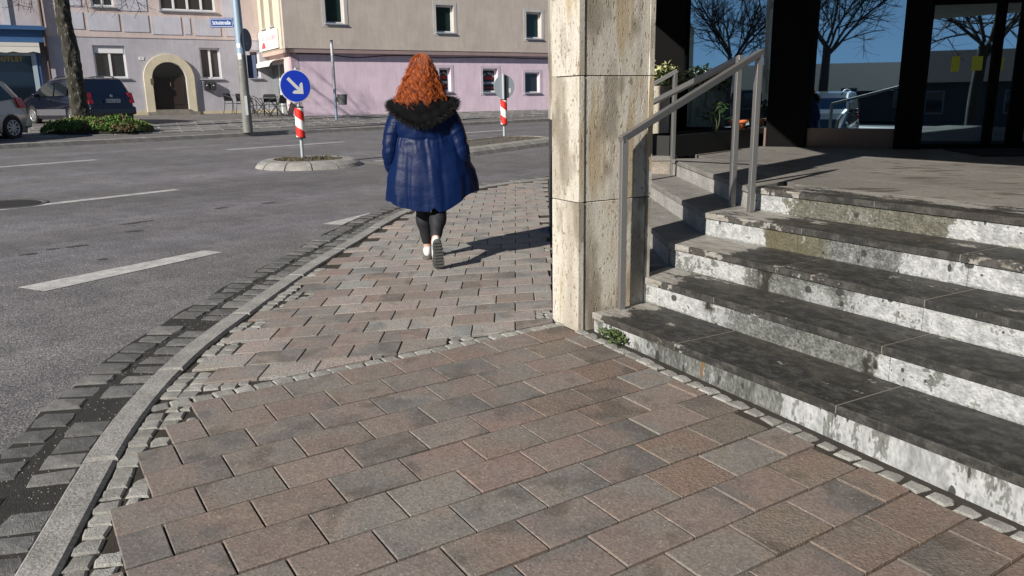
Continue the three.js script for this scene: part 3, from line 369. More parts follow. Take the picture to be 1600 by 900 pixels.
{ // dark algae, lichen and old runs on the stone, drawn in the steps' own measures
  var runA0 = -4.2, runLen = 5.2;
  const cov = [ // how much of each tread is overgrown, by metres from its corner
    a => sst(0.05, 0.25, a) * 0.95 * (1 - 0.45 * sst(2.3, 2.9, a)), a => sst(0.2, 0.55, a) * 0.92 * (1 - 0.4 * sst(2.0, 2.8, a)), a => sst(0.3, 0.75, a) * 0.82 * (1 - 0.25 * sst(1.9, 2.7, a)), a => sst(0.25, 0.7, a) * 0.78 * (1 - 0.2 * sst(1.6, 2.4, a)), a => 0.42];
  var treadT = tex(2048, 1280, (u, v) => { const i = Math.min(4, Math.floor(v * 5)), b = (v * 5 - i) * 0.5, a = u * runLen + runA0 - toS(CO[i])[0], X = u * runLen, Y = b + i * 3.1;
    const n = fbm(X * 3.2, Y * 7.5, 0, 5, 301 + i), n2 = fbm(X * 20, Y * 32, 0, 4, 311), n3 = fbm(X * 90, Y * 90, 0, 3, 321), st = fbm(X * 9, Y * 60, 0, 3, 331);
    let k = cov[i](a); if (i === 4) k = sst(0.28, 0.02, b) * sst(0.25, 0.8, a) * 0.85 + 0.16; k = sst(0.62 - k * 0.55, 0.72 - k * 0.55, n + 0.36 * (n2 - 0.5) + 0.30 * (n3 - 0.5) + 0.12 * (st - 0.5)); if (b < 0.06 && a > 0.2) k = Math.max(k, sst(0.36, 0.5, n2 + 0.3 * (n - 0.5)) * 0.95);
    let base = mix3([0.50, 0.49, 0.47], [0.64, 0.635, 0.62], n2); base = mix3(base, [0.40, 0.36, 0.31], 0.5 * sst(0.45, 0.75, st)); let dark = mix3([0.135, 0.135, 0.13], [0.255, 0.25, 0.24], sst(0.3, 0.75, n2 * 0.75 + 0.25 * n3)); dark = mix3(dark, [0.25, 0.225, 0.185], 0.3 * sst(0.52, 0.7, fbm(X * 2, Y * 5, 0, 3, 341)));
    const c = mix3(base, dark, k * 0.96), s = 1 + 0.22 * (n3 - 0.5); return [c[0] * s, c[1] * s, c[2] * s]; });
  const spots = rng(77), SP = []; for (let i = 0; i < 260; i++) SP.push([spots() * runLen, Math.floor(spots() * 5), Math.pow(spots(), 0.8), 0.003 + 0.017 * spots() ** 3, 0.7 + spots() * 1.1]);
  var riserT = tex(2048, 640, (u, v) => { const i = Math.min(4, Math.floor(v * 5)), b = (v * 5 - i) * 0.16, a = u * runLen + runA0 - toS(CO[i])[0], X = u * runLen, Y = b + i * 2.3;
    const n = fbm(X * 5, Y * 8, 0, 5, 401), n2 = fbm(X * 34, Y * 34, 0, 4, 411), n3 = fbm(X * 130, Y * 130, 0, 2, 421), run = fbm(X * 22, Y * 2, 0, 3, 431);
    const wet = [sst(0.30, 0.5, a) * sst(1.52, 1.3, a) * 0.8 + 0.12, sst(0.55, 0.85, a) * sst(1.72, 1.62, a) * 0.92 + 0.06, sst(0.62, 0.85, a) * sst(1.6, 1.3, a) * 0.85 + 0.05, sst(0.55, 0.58, a) * sst(1.62, 1.3, a) * 1.0, sst(0.35, 0.5, a) * sst(1.55, 1.35, a) * 0.95][i];
    let k = sst(0.64 - wet * 0.42, 0.74 - wet * 0.42, 0.8 * n + 0.5 * (n2 - 0.5) + 0.34 * (run - 0.5) + 0.3 * (n3 - 0.5) + 0.1); k = Math.max(k, sst(0.02, 0.0, b) * sst(0.4, 0.6, n2) * 0.8);
    let sp = 0; for (const q of SP) if (q[1] === i) { const dx = (X - q[0]) * q[4], dy = b - q[2] * 0.15, r = q[3] * (1 + 0.5 * (n2 - 0.5)); if (dx * dx + dy * dy < r * r) sp = 1; }
    const white = mix3([0.56, 0.565, 0.56], [0.78, 0.78, 0.775], sst(0.2, 0.66, n2 * 0.5 + n * 0.3 + run * 0.2)); let dk = mix3([0.32, 0.325, 0.315], [0.53, 0.535, 0.52], sst(0.25, 0.8, n2 * 0.6 + n3 * 0.4)); const olive = (i === 3 ? sst(0.5, 0.6, a) * sst(1.1, 0.9, a) : i === 4 ? 0.45 : 0.08); dk = mix3(dk, [0.37, 0.335, 0.23], olive * (0.4 + 0.6 * n));
    const wig = 0.09 * (n2 - 0.5) + 0.05 * (run - 0.5), st = Math.max(i === 2 ? sst(0.055, 0.015, Math.abs(a - 0.83 + wig)) : 0, i === 1 ? sst(0.05, 0.012, Math.abs(a - 1.66 + wig)) * sst(0.16, 0.06, b + wig) : 0, i === 1 ? sst(0.07, 0.02, Math.abs(a - 0.62 + wig)) * sst(0.02, 0.09, b + wig) : 0); if (st > 0) { k = Math.max(k, st * 0.95); dk = mix3(dk, [0.17, 0.16, 0.13], st); } if (i === 0 && Math.abs(a - 0.92) < 0.015 && b > 0.08) dk = [0.47, 0.37, 0.26];
    let c = mix3(white, dk, k); if (sp) c = mix3(c, [0.2, 0.205, 0.195], 0.85); const s = 1 + 0.22 * (n3 - 0.5); return [c[0] * s, c[1] * s, c[2] * s]; });
  var riserB = tex(1024, 256, (u, v) => fbm(u * 170, v * 42, 0, 4, 441), false);
}
const treadM = std([1, 1, 1], 0.62, { map: treadT, bumpMap: rep(gritB, 7, 1.6), bumpScale: 0.003 }), riserM = std([0.70, 0.72, 0.735], 0.8, { map: riserT, bumpMap: rep(riserB, 2, 2), bumpScale: 0.006 });
// uv of the runs: along / row of the drawing
function runUV(g, i, riser) { const q = g.index ? g.toNonIndexed() : g, p = q.attributes.position, uv = new Float32Array(p.count * 2); for (let k = 0; k < p.count; k++) { const s = toS(V(p.getX(k), 0, p.getZ(k))), y = p.getY(k); uv[2 * k] = (s[0] - runA0) / runLen; const top = LV_[i]; const v = riser ? clamp((y - (top - 0.157)) / 0.16, 0.005, 0.985) : clamp((s[1] - EB[i] + 0.05 + (y - top)) / 0.5, 0.005, 0.99); uv[2 * k + 1] = (i + v) / 5; } q.setAttribute('uv', new THREE.BufferAttribute(uv, 2)); return q; }
// upright prism over a polygon of points, with a small chamfer along the top
function slab(poly, top, th, ch = 0.004) { const g = stoneGeo(poly.map(p => [p.x, p.z]), th, ch); g.translate(0, top, 0); return g; }
let globalLeaf;
const stairs = thing('entrance_stairs', 'weathered stone entrance steps with white risers and dark algae on the treads', 'stairs');
{
  const TH = 0.038, NO = 0.014, jt = 0.003, mortar = std([0.16, 0.15, 0.125], 0.95);
  const JT = [[[1075, 532], [1310, 632]], [[1150, 458], [1372, 542]], [[1203, 418], [1445, 468]], [[1258, 356], [1507, 396]], [[1370, 314]]];
  const JR = [[[1070, 545], [1310, 655]], [[1115, 480], [1373, 575]], [[1203, 428], [1445, 492]], [[1258, 374], [1507, 425]], [[1420, 330]]];
  for (let i = 0; i < 5; i++) {
    const a0 = i === 0 ? -3.71 : toS(CO[i])[0], cuts = [...JT[i].map(p => toS(lev(p[0], p[1], LV_[i]))[0]).sort((x, y) => x - y), A_END - 0.4];
    const nextB = i < 4 ? EB[i + 1] + 0.03 : EB[4] + 0.36, cI = CO[i], nI = i < 4 ? CO[i + 1] : SE(toS(CO[4])[0] + 0.2, EB[4] + 0.36);
    let a = a0; cuts.forEach((b, k) => { const f = SE(a + jt - (k ? 0 : jt), EB[i] - NO), f2 = SE(b - jt, EB[i] - NO), r2 = SE(b - jt, nextB), r1 = k === 0 && i > 0 ? SE(toS(nI)[0] - 0.0, nextB) : SE(a + jt, nextB); mk('tread', runUV(slab([f, f2, r2, r1], LV_[i] + rr(-0.0008, 0.0008), TH), i), treadM, stairs); if (k < cuts.length - 1) mk('mortar_joint', mUV(slab([SE(b - jt, EB[i] - NO + 0.002), SE(b + jt, EB[i] - NO + 0.002), SE(b + jt, nextB), SE(b - jt, nextB)], LV_[i] - 0.0018, TH - 0.003, 0.0005)), mortar, stairs); a = b; });
    // risers in pieces of stone
    const rc = [...JR[i].map(p => toS(lev(p[0], p[1], LV_[i] - 0.08))[0]).sort((x, y) => x - y), A_END - 0.42]; a = i === 0 ? -3.71 : toS(CO[i])[0] + 0.012; const lo = i ? LV_[i - 1] - 0.002 : -0.12;
    rc.forEach(b => { const g = slab([SE(a, EB[i]), SE(b - 0.003, EB[i]), SE(b - 0.003, EB[i] + 0.05), SE(a, EB[i] + 0.05)], LV_[i] - TH - 0.001, LV_[i] - TH - lo, 0.002); mk('riser', runUV(g, i, true), riserM, stairs); a = b; });
  }
  // the second flight, facing the street
  const sideT = stoneM([0.40, 0.385, 0.36], 0.9, 0.003), sideR = stoneM([0.66, 0.65, 0.62], 0.9, 0.006);
  for (let i = 1; i < 5; i++) {
    const c = CO[i], n = i < 4 ? CO[i + 1] : null, x0 = XL[i] - 0.014, x1 = i < 4 ? XL[i + 1] + 0.03 : XL[i] + 0.36; let z = i < 2 ? -5.1 : c.z; const zs = [-5.9, -6.9, -7.6, ZEND].filter(q => q < z - 0.3);
    zs.forEach((q, k) => { const cn = SE(toS(c)[0], EB[i] - 0.014); const p = k === 0 && i > 1 ? [V(c.x - 0.014, 0, cn.z), V(n ? n.x + 0.03 : x1, 0, n ? n.z - 0.012 : z - 0.3), V(x1, 0, q + 0.003), V(x0, 0, q + 0.003)] : [V(x0, 0, z), V(x1, 0, z), V(x1, 0, q + 0.003), V(x0, 0, q + 0.003)]; mk('tread', mUV(slab(p, LV_[i] - 0.0006, TH), i, k), sideT, stairs); const g = slab([V(XL[i], 0, z - (k ? 0 : 0.02)), V(XL[i] + 0.05, 0, z - (k ? 0 : 0.02)), V(XL[i] + 0.05, 0, q + 0.002), V(XL[i], 0, q + 0.002)], LV_[i] - TH - 0.001, 0.16 - TH + 0.006, 0.002); mk('riser', mUV(g, i, k), sideR, stairs); z = q; });
  }
  // what the treads rest on
  const core = []; for (let i = 0; i < 5; i++) { const s = new THREE.Shape(); const pts = [SE(Math.max(-3.7, toS(CO[i])[0] + 0.03), EB[i] + 0.045), SE(A_END - 0.45, EB[i] + 0.045), SE(A_END - 0.45, 9.5), V(XL[i] + 0.045, 0, -12), V(XL[i] + 0.045, 0, i < 2 ? -5.12 : CO[i].z - 0.03)]; pts.forEach((p, k) => k ? s.lineTo(p.x, -p.z) : s.moveTo(p.x, -p.z)); const y0 = i ? LV_[i - 1] - 0.039 : -0.2, g = new THREE.ExtrudeGeometry(s, { depth: LV_[i] - 0.0395 - y0, bevelEnabled: false }); g.rotateX(-PI / 2); g.translate(0, y0, 0); core.push(mUV(g)); }
  mk('core', merge(core), stoneM([0.3, 0.29, 0.27]), stairs);
  // landing slabs behind the edge course
  const flo = [0, 1, 2].map(k => std([[0.98, 0.97, 0.95], [1.03, 1.02, 1.0], [0.93, 0.92, 0.9]][k], 0.6, { map: rep(tex(1024, 1024, (u, v) => { const n = fbm(u * 5, v * 3, 0, 5, 501 + k * 9), st = fbm(u * 3, v * 40, 0, 4, 511 + k), g = fbm(u * 200, v * 200, 200, 2, 521), d = fbm(u * 14, v * 6, 0, 4, 531 + k); let c = mix3([0.42, 0.41, 0.40], [0.54, 0.53, 0.515], n * 0.6 + st * 0.4); c = mix3(c, [0.27, 0.255, 0.23], 0.7 * sst(0.54, 0.74, d * 0.45 + st * 0.55)); const s = 1 + 0.25 * (g - 0.5); return c.map(x => x * s); }), 0.5), bumpMap: rep(gritB, 0.8), bumpScale: 0.002 }));
  const b0 = EB[4] + 0.365; let r = 0;
  for (let b = b0; b < 9.2; b += 0.62, r++) for (let a = -9.5; a < A_END - 0.4; a += 1.05) { const sh = (r % 2) * 0.5, p = [[a + sh, b], [a + sh + 1.046, b], [a + sh + 1.046, b + 0.617], [a + sh, b + 0.617]].map(q => SE(q[0], q[1])); let poly = p.map(q => [q.x, q.z]); poly = clipPoly(poly, 1, 0, -(XL[4] + 0.363)); if (poly.length < 3) continue; poly = clipPoly(poly, 0, 1, 12); if (poly.length < 3 || areaOf(poly) < 0.01) continue; const g = stoneGeo(poly, 0.0375, 0.0015, { ou: rr(0, 2), ov: rr(0, 2) }); g.translate(0, PLAT + rr(-0.0007, 0.0007), 0); mk('landing_slab', g, pick(flo), stairs); }
  // low cheek wall closing the second flight
  const ck = thing('cheek_wall', 'low pinkish stone wall closing the side flight below the planter', 'wall', V(0, 0, 0)); mk('stone', mUV(slab([V(1.2, 0, -8.22), V(1.74, 0, -8.22), V(1.74, 0, -8.75), V(1.2, 0, -8.75)], 0.80, 0.75, 0.006)), stoneM([0.56, 0.49, 0.42], 1, 0.006), ck); mk('coping', mUV(slab([V(1.18, 0, -8.21), V(1.75, 0, -8.21), V(1.75, 0, -8.77), V(1.18, 0, -8.77)], 0.845, 0.044, 0.005)), sideT, ck);
}
// ---------------------------------------------------------------- travertine
const travT = tex(1024, 2048, (u, v) => { // 1 x 2 m: cream beds on edge, ochre runs and pits
  const bed = fbm(u * 26, v * 2.2, 0, 4, 601), big = fbm(u * 5, v * 2, 0, 4, 611), run = fbm(u * 15, v * 2.6, 0, 4, 621), pit = fbm(u * 120, v * 70, 0, 3, 631), g = fbm(u * 220, v * 420, 0, 2, 641), dirt = fbm(u * 7 + 3, v * 5, 0, 4, 651);
  let c = mix3([0.70, 0.68, 0.64], [0.80, 0.785, 0.75], bed); c = mix3(c, [0.60, 0.57, 0.52], 0.7 * sst(0.45, 0.7, big)); c = mix3(c, [0.63, 0.55, 0.42], 0.6 * sst(0.60, 0.74, run)); c = mix3(c, [0.43, 0.40, 0.35], 0.55 * sst(0.57, 0.72, dirt)); if (pit > 0.69) c = mix3(c, [0.46, 0.40, 0.32], sst(0.69, 0.77, pit) * 0.7); const s = 1 + 0.2 * (g - 0.5); return c.map(x => x * s); });
const travB = tex(1024, 1024, (u, v) => 0.75 - 0.7 * sst(0.68, 0.77, fbm(u * 120, v * 35, 0, 3, 631)) + 0.35 * (fbm(u * 120, v * 60, 0, 3, 661) - 0.5), false);
const trav = std([0.93, 0.92, 0.9], 0.72, { map: rep(travT, 1, 0.5), bumpMap: rep(travB, 1, 1), bumpScale: 0.0022 });
{ // the pillar: slabs of stone in courses round a core
  const c0 = P(911, 519), s0 = toS(c0), a1 = s0[0] - 0.05, bF = s0[1], WD = 0.285, LN = 0.535, base = c0.y - 0.12, o = thing('travertine_pillar', 'square travertine pillar with ochre stains beside the entrance steps', 'pillar', V(0, 0, 0));
  const face = SE(a1, bF), n1 = SE(-1, 0), yAt = y => onPlane(918, y, face, V(0, 0, 1)).y; const ys = [base, yAt(317), yAt(118), yAt(118) + 1.02, yAt(118) + 2.04];
  const th = 0.035;
  for (let k = 0; k < 4; k++) { const y0 = ys[k] + 0.003, y1 = Math.min(ys[k + 1] - 0.003, 3.72); const S = (p, ou) => { const g = slab(p, y1, y1 - y0, 0.003); return mUVrot(g, ou); };
    mk('stone_slab', S([SE(a1 - 0.0, bF), SE(a1 - 0.0, bF + th), SE(a1 - WD, bF + th), SE(a1 - WD, bF)], k * 0.37), trav, o);                         // towards the street
    mk('stone_slab', S([SE(a1 - 0.008, bF + th + 0.004), SE(a1 - 0.008, bF + LN - th - 0.003), SE(a1 - 0.008 - th, bF + LN - th - 0.003), SE(a1 - 0.008 - th, bF + th + 0.004)], k * 0.53 + 0.4), trav, o);    // towards the steps
    mk('stone_slab', S([SE(a1 + 0.002, bF + LN - th), SE(a1 + 0.002, bF + LN), SE(a1 - WD, bF + LN), SE(a1 - WD, bF + LN - th)], k * 0.71 + 0.7), trav, o);
    mk('stone_slab', S([SE(a1 - WD + 0.003, bF + th + 0.004), SE(a1 - WD + th, bF + th + 0.004), SE(a1 - WD + th, bF + LN - th - 0.004), SE(a1 - WD + 0.003, bF + LN - th - 0.004)], k * 0.23), trav, o); }
  mk('core', mUV(slab([SE(a1 - 0.03, bF + 0.02), SE(a1 - 0.03, bF + LN - 0.02), SE(a1 - WD + 0.02, bF + LN - 0.02), SE(a1 - WD + 0.02, bF + 0.02)], 3.7, 3.7 - base)), stoneM([0.16, 0.15, 0.13]), o);
  // the next pillar along the street side
  const q = P(860, 364), o2 = thing('travertine_pillar', 'travertine pillar with a dark stone foot hidden behind the stained pillar', 'pillar', V(0, 0, 0)); const w = 0.55, d = 0.45, y1 = 1.25;
  const rect = (e) => [V(q.x - e + 0.012, 0, q.z + e), V(q.x + w + e, 0, q.z + e), V(q.x + w + e, 0, q.z - d - e), V(q.x - e + 0.012, 0, q.z - d - e)]; mk('foot', mUV(slab(rect(0), y1, y1 + 0.1, 0.004)), stoneM([0.07, 0.07, 0.068], 1, 0.004), o2); mk('stone_slab', mUVrot(slab(rect(0.004), 3.72, 3.72 - y1 - 0.004, 0.004), 0.3), trav, o2);
}
function mUVrot(g, ou) { const p = g.attributes.position, uv = g.attributes.uv; let m = 1e9, y0 = 1e9; for (let i = 0; i < p.count; i++) { const s = toS(V(p.getX(i), 0, p.getZ(i))); m = Math.min(m, s[0] + s[1]); y0 = Math.min(y0, p.getY(i)); } const f = x => x - Math.floor(x); for (let i = 0; i < p.count; i++) { const s = toS(V(p.getX(i), 0, p.getZ(i))); uv.setXY(i, s[0] + s[1] - m + 0.4 * f(ou), (p.getY(i) - y0) + 0.9 * f(ou * 1.7)); } return g; }
{ // storey above, carried by the pillars: its soffit shades the entrance
  const o = thing('office_building', 'office building with overhanging upper storey above the glazed entrance', 'building', V(0, 0, 0)); const s = new THREE.Shape(); const cc = P(911, 519), st = toS(cc); const pts = [SE(st[0] - 0.30, st[1] - 0.02), SE(9, st[1] - 0.02), SE(9, 22), V(12, 0, -30), V(1.9, 0, -22)]; pts.forEach((p, k) => k ? s.lineTo(p.x, -p.z) : s.moveTo(p.x, -p.z));
  const g = new THREE.ExtrudeGeometry(s, { depth: 5.2, bevelEnabled: false }); g.rotateX(-PI / 2); g.translate(0, 3.42, 0); mk('upper_storey', mUV(g), std([0.42, 0.40, 0.37], 0.9, { map: rep(plasterT, 0.3) }), o);
  // glazed front
  const F0 = lev(1196, 228, PLAT), FZ = frame(F0, -36), dk = phys([0.004, 0.004, 0.004], 0.8, { specularIntensity: 0.15 }), brown = std([0.145, 0.092, 0.068], 0.55, { map: rep(plasterT, 0.5) });
  const gl = phys([0.46, 0.63, 0.73], 0.012, { metalness: 1 });     // dark sun-control coating
  const gw = new THREE.Group(); gw.name = 'glazed_front'; gw.position.copy(F0); gw.rotation.y = FZ.az; o.add(gw);
  const X = (x, y) => FZ.px(x, y)[0], sL = X(1040, 120), s1 = X(1206, 120), s2 = X(1268, 120), s3 = X(1408, 120), s4 = X(1440, 120), yb = FZ.px(1230, 200)[1];
  mk('base_panel', bx(-0.02, s3, 0, yb, -0.1, 0.03), brown, gw); mk('base_panel', bx(sL - 0.5, -0.02, 0, yb, -0.1, 0.028), dk, gw);
  mk('post', bx(s1, s2, 0.002, 2.6, -0.12, 0.10), dk, gw); mk('post', bx(s3, s4 + 0.05, 0.002, 2.6, -0.12, 0.10), dk, gw); mk('post', bx(sL - 0.5, sL + 0.28, 0.002, 2.6, -0.12, 0.05), dk, gw);
  mk('pane', bx(sL + 0.28, s1, yb, 2.6, -0.05, -0.03), gl, gw); mk('pane', bx(s2, s3, yb, 2.6, -0.05, -0.03), gl, gw);
  // the doors stand nearly square to the steps' approach
  const p4 = FZ.at(s4 + 0.02, 0, -0.06), DF = frame(p4, -9), dg = new THREE.Group(); dg.name = 'entrance_door'; dg.position.copy(p4); dg.rotation.y = DF.az; o.add(dg);
  const d = (x, y) => DF.px(x, y), [dx0, dyT] = d(1456, 8), [, dyB] = d(1436, 225), [dx1] = d(1549, 100), [dx1b] = d(1562, 100), [dx2] = d(1592, 60), dx3 = dx2 + 1.1;
  mk('frame', merge([bx(0, dx0, 0.002, 2.6, -0.05, 0.03), bx(dx0, dx3, dyT, 2.6, -0.05, 0.03), bx(dx1, dx1b, dyB, dyT, -0.05, 0.032), bx(dx2, dx2 + 0.16, dyB, dyT, -0.05, 0.03), bx(dx0, dx3, 0.002, dyB, -0.05, 0.025), bx(dx3, dx3 + 4, 0.002, 2.6, -0.06, 0.02)]), dk, dg);
  for (const [a, b] of [[dx0, dx1], [dx1b, dx2], [dx2 + 0.16, dx3]]) mk('pane', bx(a, b, dyB, dyT, -0.02, -0.005), gl, dg);
  // warning stickers on the panes
  const stM = std([0.42, 0.46, 0.03], 0.5); for (const [x0, y0, x1, y1] of [[1488, 88, 1498, 112], [1520, 88, 1534, 110], [1557, 90, 1567, 110]]) { const [a, b] = d(x0, y0), [a2, b2] = d(x1, y1); mk('sticker', bx(a, a2, b2, b, -0.004, -0.002), stM, dg); }
  const mat = mk('doormat', mUV(new THREE.BoxGeometry(2.6, 0.012, 1.0)), std([0.02, 0.02, 0.02], 0.98, { bumpMap: rep(gritB, 4), bumpScale: 0.01 })); mat.position.copy(DF.at(1.5, 0.008, 0.75)); mat.rotation.y = DF.az; tag(mat, 'dark doormat before the glass entrance doors', 'doormat');
}
// ---------------------------------------------------------------- handrails
{
  const sq = 0.039, top = (b, t, h) => { const p = lev(...b, h), q = onPlane(...t, p, V(0, 0, 1)); return [p, V(p.x, q.y, p.z)]; };
  const [f0, f1] = top([966, 481], [961, 215], LV_[0]), [r0, r1] = top([1169, 331], [1174, 84], LV_[3]), [l0, l1] = top([1143, 323], [1151, 92], LV_[3]), [k0, k1] = top([1050, 272], [1057, 112], LV_[3]);
  for (const [q, d] of [[f0, 0.03], [f1, 0.03], [r0, 0.02], [r1, 0.02]]) q.addScaledVector(E1, d);
  const post = (o, a, b) => mk('post', bar(a, b.clone().add(V(0, -sq * 0.2, 0)), sq, sq, V(0.3, 0, 1)), M.steel, o);
  const a = thing('handrail', 'square steel handrail rising from the lowest step to the landing corner', 'handrail', V(0, 0, 0), 0, 'steel handrails of the entrance'); post(a, f0, f1); post(a, r0, r1); { const d = r1.clone().sub(f1).normalize(); mk('rail', bar(f1.clone().addScaledVector(d, -0.03), r1.clone().addScaledVector(d, 0.035), sq * 1.02, sq * 1.02), M.steel, a); }
  const g0 = V(0.98, LV_[1], l0.z - 1.55), b = thing('handrail', 'steel handrail descending the side flight behind the pillar', 'handrail', V(0, 0, 0), 0, 'steel handrails of the entrance'); const dn = onPlane(1026, 157, V(0, 0, l0.z - 1.1), V(0, 0, 1)); const dir = dn.clone().sub(l1).normalize(), end = l1.clone().addScaledVector(dir, 1.75); post(b, l0, l1); mk('rail', bar(l1.clone().addScaledVector(dir, -0.03), end, sq * 1.01, sq * 1.01), M.steel, b); post(b, V(end.x, 0.2, end.z), end);
  const c = thing('handrail', 'short steel handrail in front of the planter with variegated plant', 'handrail', V(0, 0, 0), 0, 'steel handrails of the entrance'); post(c, k0, k1); const e2 = V(k1.x - 0.75, k1.y - 0.40, k1.z + 0.05); mk('rail', bar(k1.clone().add(V(0.02, 0.01, 0)), e2, sq, sq), M.steel, c); post(c, V(e2.x, 0.3, e2.z), e2);
}
{ // planter with a variegated plant; orange pot on a black box
  const q = lev(1046, 232, PLAT), o = thing('planter', 'tall pale stone planter box by the side flight', 'planter', V(q.x - 0.33, PLAT, q.z - 0.30)); const top = onPlane(1046, 134, q, V(0, 0, 1)).y - PLAT; mk('box', mUV(new RoundedBoxGeometry(0.64, top, 0.6, 1, 0.008).translate(0, top / 2, 0)), trav, o); mk('soil', box(0.56, 0.02, 0.52, 0, top + 0.004, 0), stoneM([0.04, 0.03, 0.02]), o);
  const leafG = (n, R, c, len, wid) => { const out = []; for (let i = 0; i < n; i++) { const d = V(rr(-1, 1), rr(-0.35, 1.1), rr(-1, 1)).normalize(), p = c.clone().add(V(d.x * R[0], d.y * R[1], d.z * R[2]).multiplyScalar(Math.cbrt(rnd()))), t = V(rr(-1, 1), rr(-0.4, 0.8), rr(-1, 1)).normalize(), s = t.clone().cross(V(rr(-1, 1), 1, rr(-1, 1))).normalize(), l = len * rr(0.7, 1.3), w = wid * rr(0.7, 1.2), g = new THREE.BufferGeometry(), m = p.clone().addScaledVector(t, l * 0.5), e = p.clone().addScaledVector(t, l).add(V(0, -l * 0.15, 0)), a = m.clone().addScaledVector(s, w), b = m.clone().addScaledVector(s, -w); g.setAttribute('position', new THREE.Float32BufferAttribute([p, a, e, p, e, b].flatMap(v => [v.x, v.y, v.z]), 3)); g.computeVertexNormals(); out.push(g); } return mergeGeometries(out); };
  globalLeaf = leafG;
  const pl = thing('potted_plant', 'variegated green and cream leaved plant growing from the stone planter', 'plant', V(q.x - 0.25, PLAT + top, q.z - 0.3)); mk('foliage', leafG(700, [0.50, 0.22, 0.36], V(0.05, 0.06, 0), 0.075, 0.02), std([0.42, 0.42, 0.20], 0.6, { side: THREE.DoubleSide }), pl); mk('foliage', leafG(420, [0.46, 0.2, 0.33], V(0.05, 0.04, 0), 0.08, 0.024), std([0.06, 0.10, 0.03], 0.6, { side: THREE.DoubleSide }), pl); for (let i = 0; i < 6; i++) mk('stem', tube([V(rr(-0.1, 0.1), -0.03, rr(-0.1, 0.1)), V(rr(-0.2, 0.2), 0.08, rr(-0.2, 0.2)), V(rr(-0.4, 0.4), 0.16, rr(-0.3, 0.3))], 0.006, 8, 5), std([0.08, 0.06, 0.03]), pl);
  const b0 = lev(1052, 247.5, PLAT), b1 = lev(1196, 229, PLAT), d = b1.clone().sub(b0), L = d.length() - 0.05, ang = Math.atan2(-d.z, d.x), bb = thing('planter_trough', 'long black trough standing on the landing before the glass', 'planter', b0.clone(), ang); const th = onPlane(1194, 200, b1, V(0, 0, 1)).y - PLAT; mk('trough', merge([bx(0.03, L, 0.0, th, -0.5, -0.47), bx(0.03, L, 0, th, -0.10, -0.07), bx(0.03, 0.06, 0, th, -0.47, -0.10), bx(L - 0.03, L, 0, th, -0.47, -0.10), bx(0.06, L - 0.03, 0, th - 0.03, -0.47, -0.10)]), std([0.012, 0.012, 0.012], 0.6), bb);
  const at = (s, y, z) => b0.clone().add(V(Math.cos(ang) * s + Math.sin(ang) * z, y, -Math.sin(ang) * s + Math.cos(ang) * z));
  const pot = thing('flower_pot', 'small orange clay pot standing on the black trough', 'pot', at(L - 0.16, th - 0.03, -0.28)); mk('pot', new THREE.LatheGeometry([[0.001, 0], [0.07, 0], [0.10, 0.10], [0.118, 0.10], [0.12, 0.13], [0.105, 0.13], [0.1, 0.11], [0.001, 0.105]].map(p => new THREE.Vector2(...p)), 24), std([0.62, 0.17, 0.05], 0.7), pot);
  const gp = thing('potted_plant', 'dark leafy green plant behind the handrail in the black trough', 'plant', at(L - 0.75, th - 0.04, -0.28)); mk('foliage', leafG(46, [0.15, 0.2, 0.15], V(0, 0.2, 0), 0.10, 0.024), std([0.02, 0.055, 0.016], 0.55, { side: THREE.DoubleSide }), gp); for (let i = 0; i < 5; i++) mk('stem', tube([V(0, 0, 0), V(rr(-0.05, 0.05), 0.15, rr(-0.05, 0.05)), V(rr(-0.15, 0.15), 0.36, rr(-0.1, 0.1))], 0.006, 8, 5), std([0.05, 0.07, 0.03]), gp);
}
{ // weeds at the foot of the lowest step
  const c = P(958, 532); const o = thing('weed_clump', 'small green weed growing where the lowest step meets the paving', 'plant', V(c.x, c.y - 0.005, c.z)); mk('leaves', globalLeaf(260, [0.12, 0.045, 0.035], V(0, 0.025, 0), 0.03, 0.009).rotateY(-60.5 * D2R), std([0.065, 0.095, 0.03], 0.7, { side: THREE.DoubleSide }), o);
}
// ---------------------------------------------------------------- houses across the street
const glassHouse = phys([0.018, 0.022, 0.026], 0.04, { ior: 1.6 });
// a wall with openings: list of [s0, s1, y0, y1]; arch: [s, y0, w, h]
function wallGeo(s0, s1, y0, y1, holes, th = 0.32, arches = []) {
  const sh = new THREE.Shape([[s0, y0], [s1, y0], [s1, y1], [s0, y1]].map(p => new THREE.Vector2(...p)));
  for (const [a, b, c, d] of holes) sh.holes.push(new THREE.Path([[a, c], [a, d], [b, d], [b, c]].map(p => new THREE.Vector2(...p))));
  for (const [s, y, w, h] of arches) { const p = new THREE.Path(); p.moveTo(s - w / 2, y); p.lineTo(s - w / 2, y + h - w / 2); p.absarc(s, y + h - w / 2, w / 2, PI, 0, true); p.lineTo(s + w / 2, y); p.closePath(); sh.holes.push(p); }
  const g = new THREE.ExtrudeGeometry(sh, { depth: th, bevelEnabled: false, curveSegments: 16 }); g.translate(0, 0, -th); return mUV(g);
}
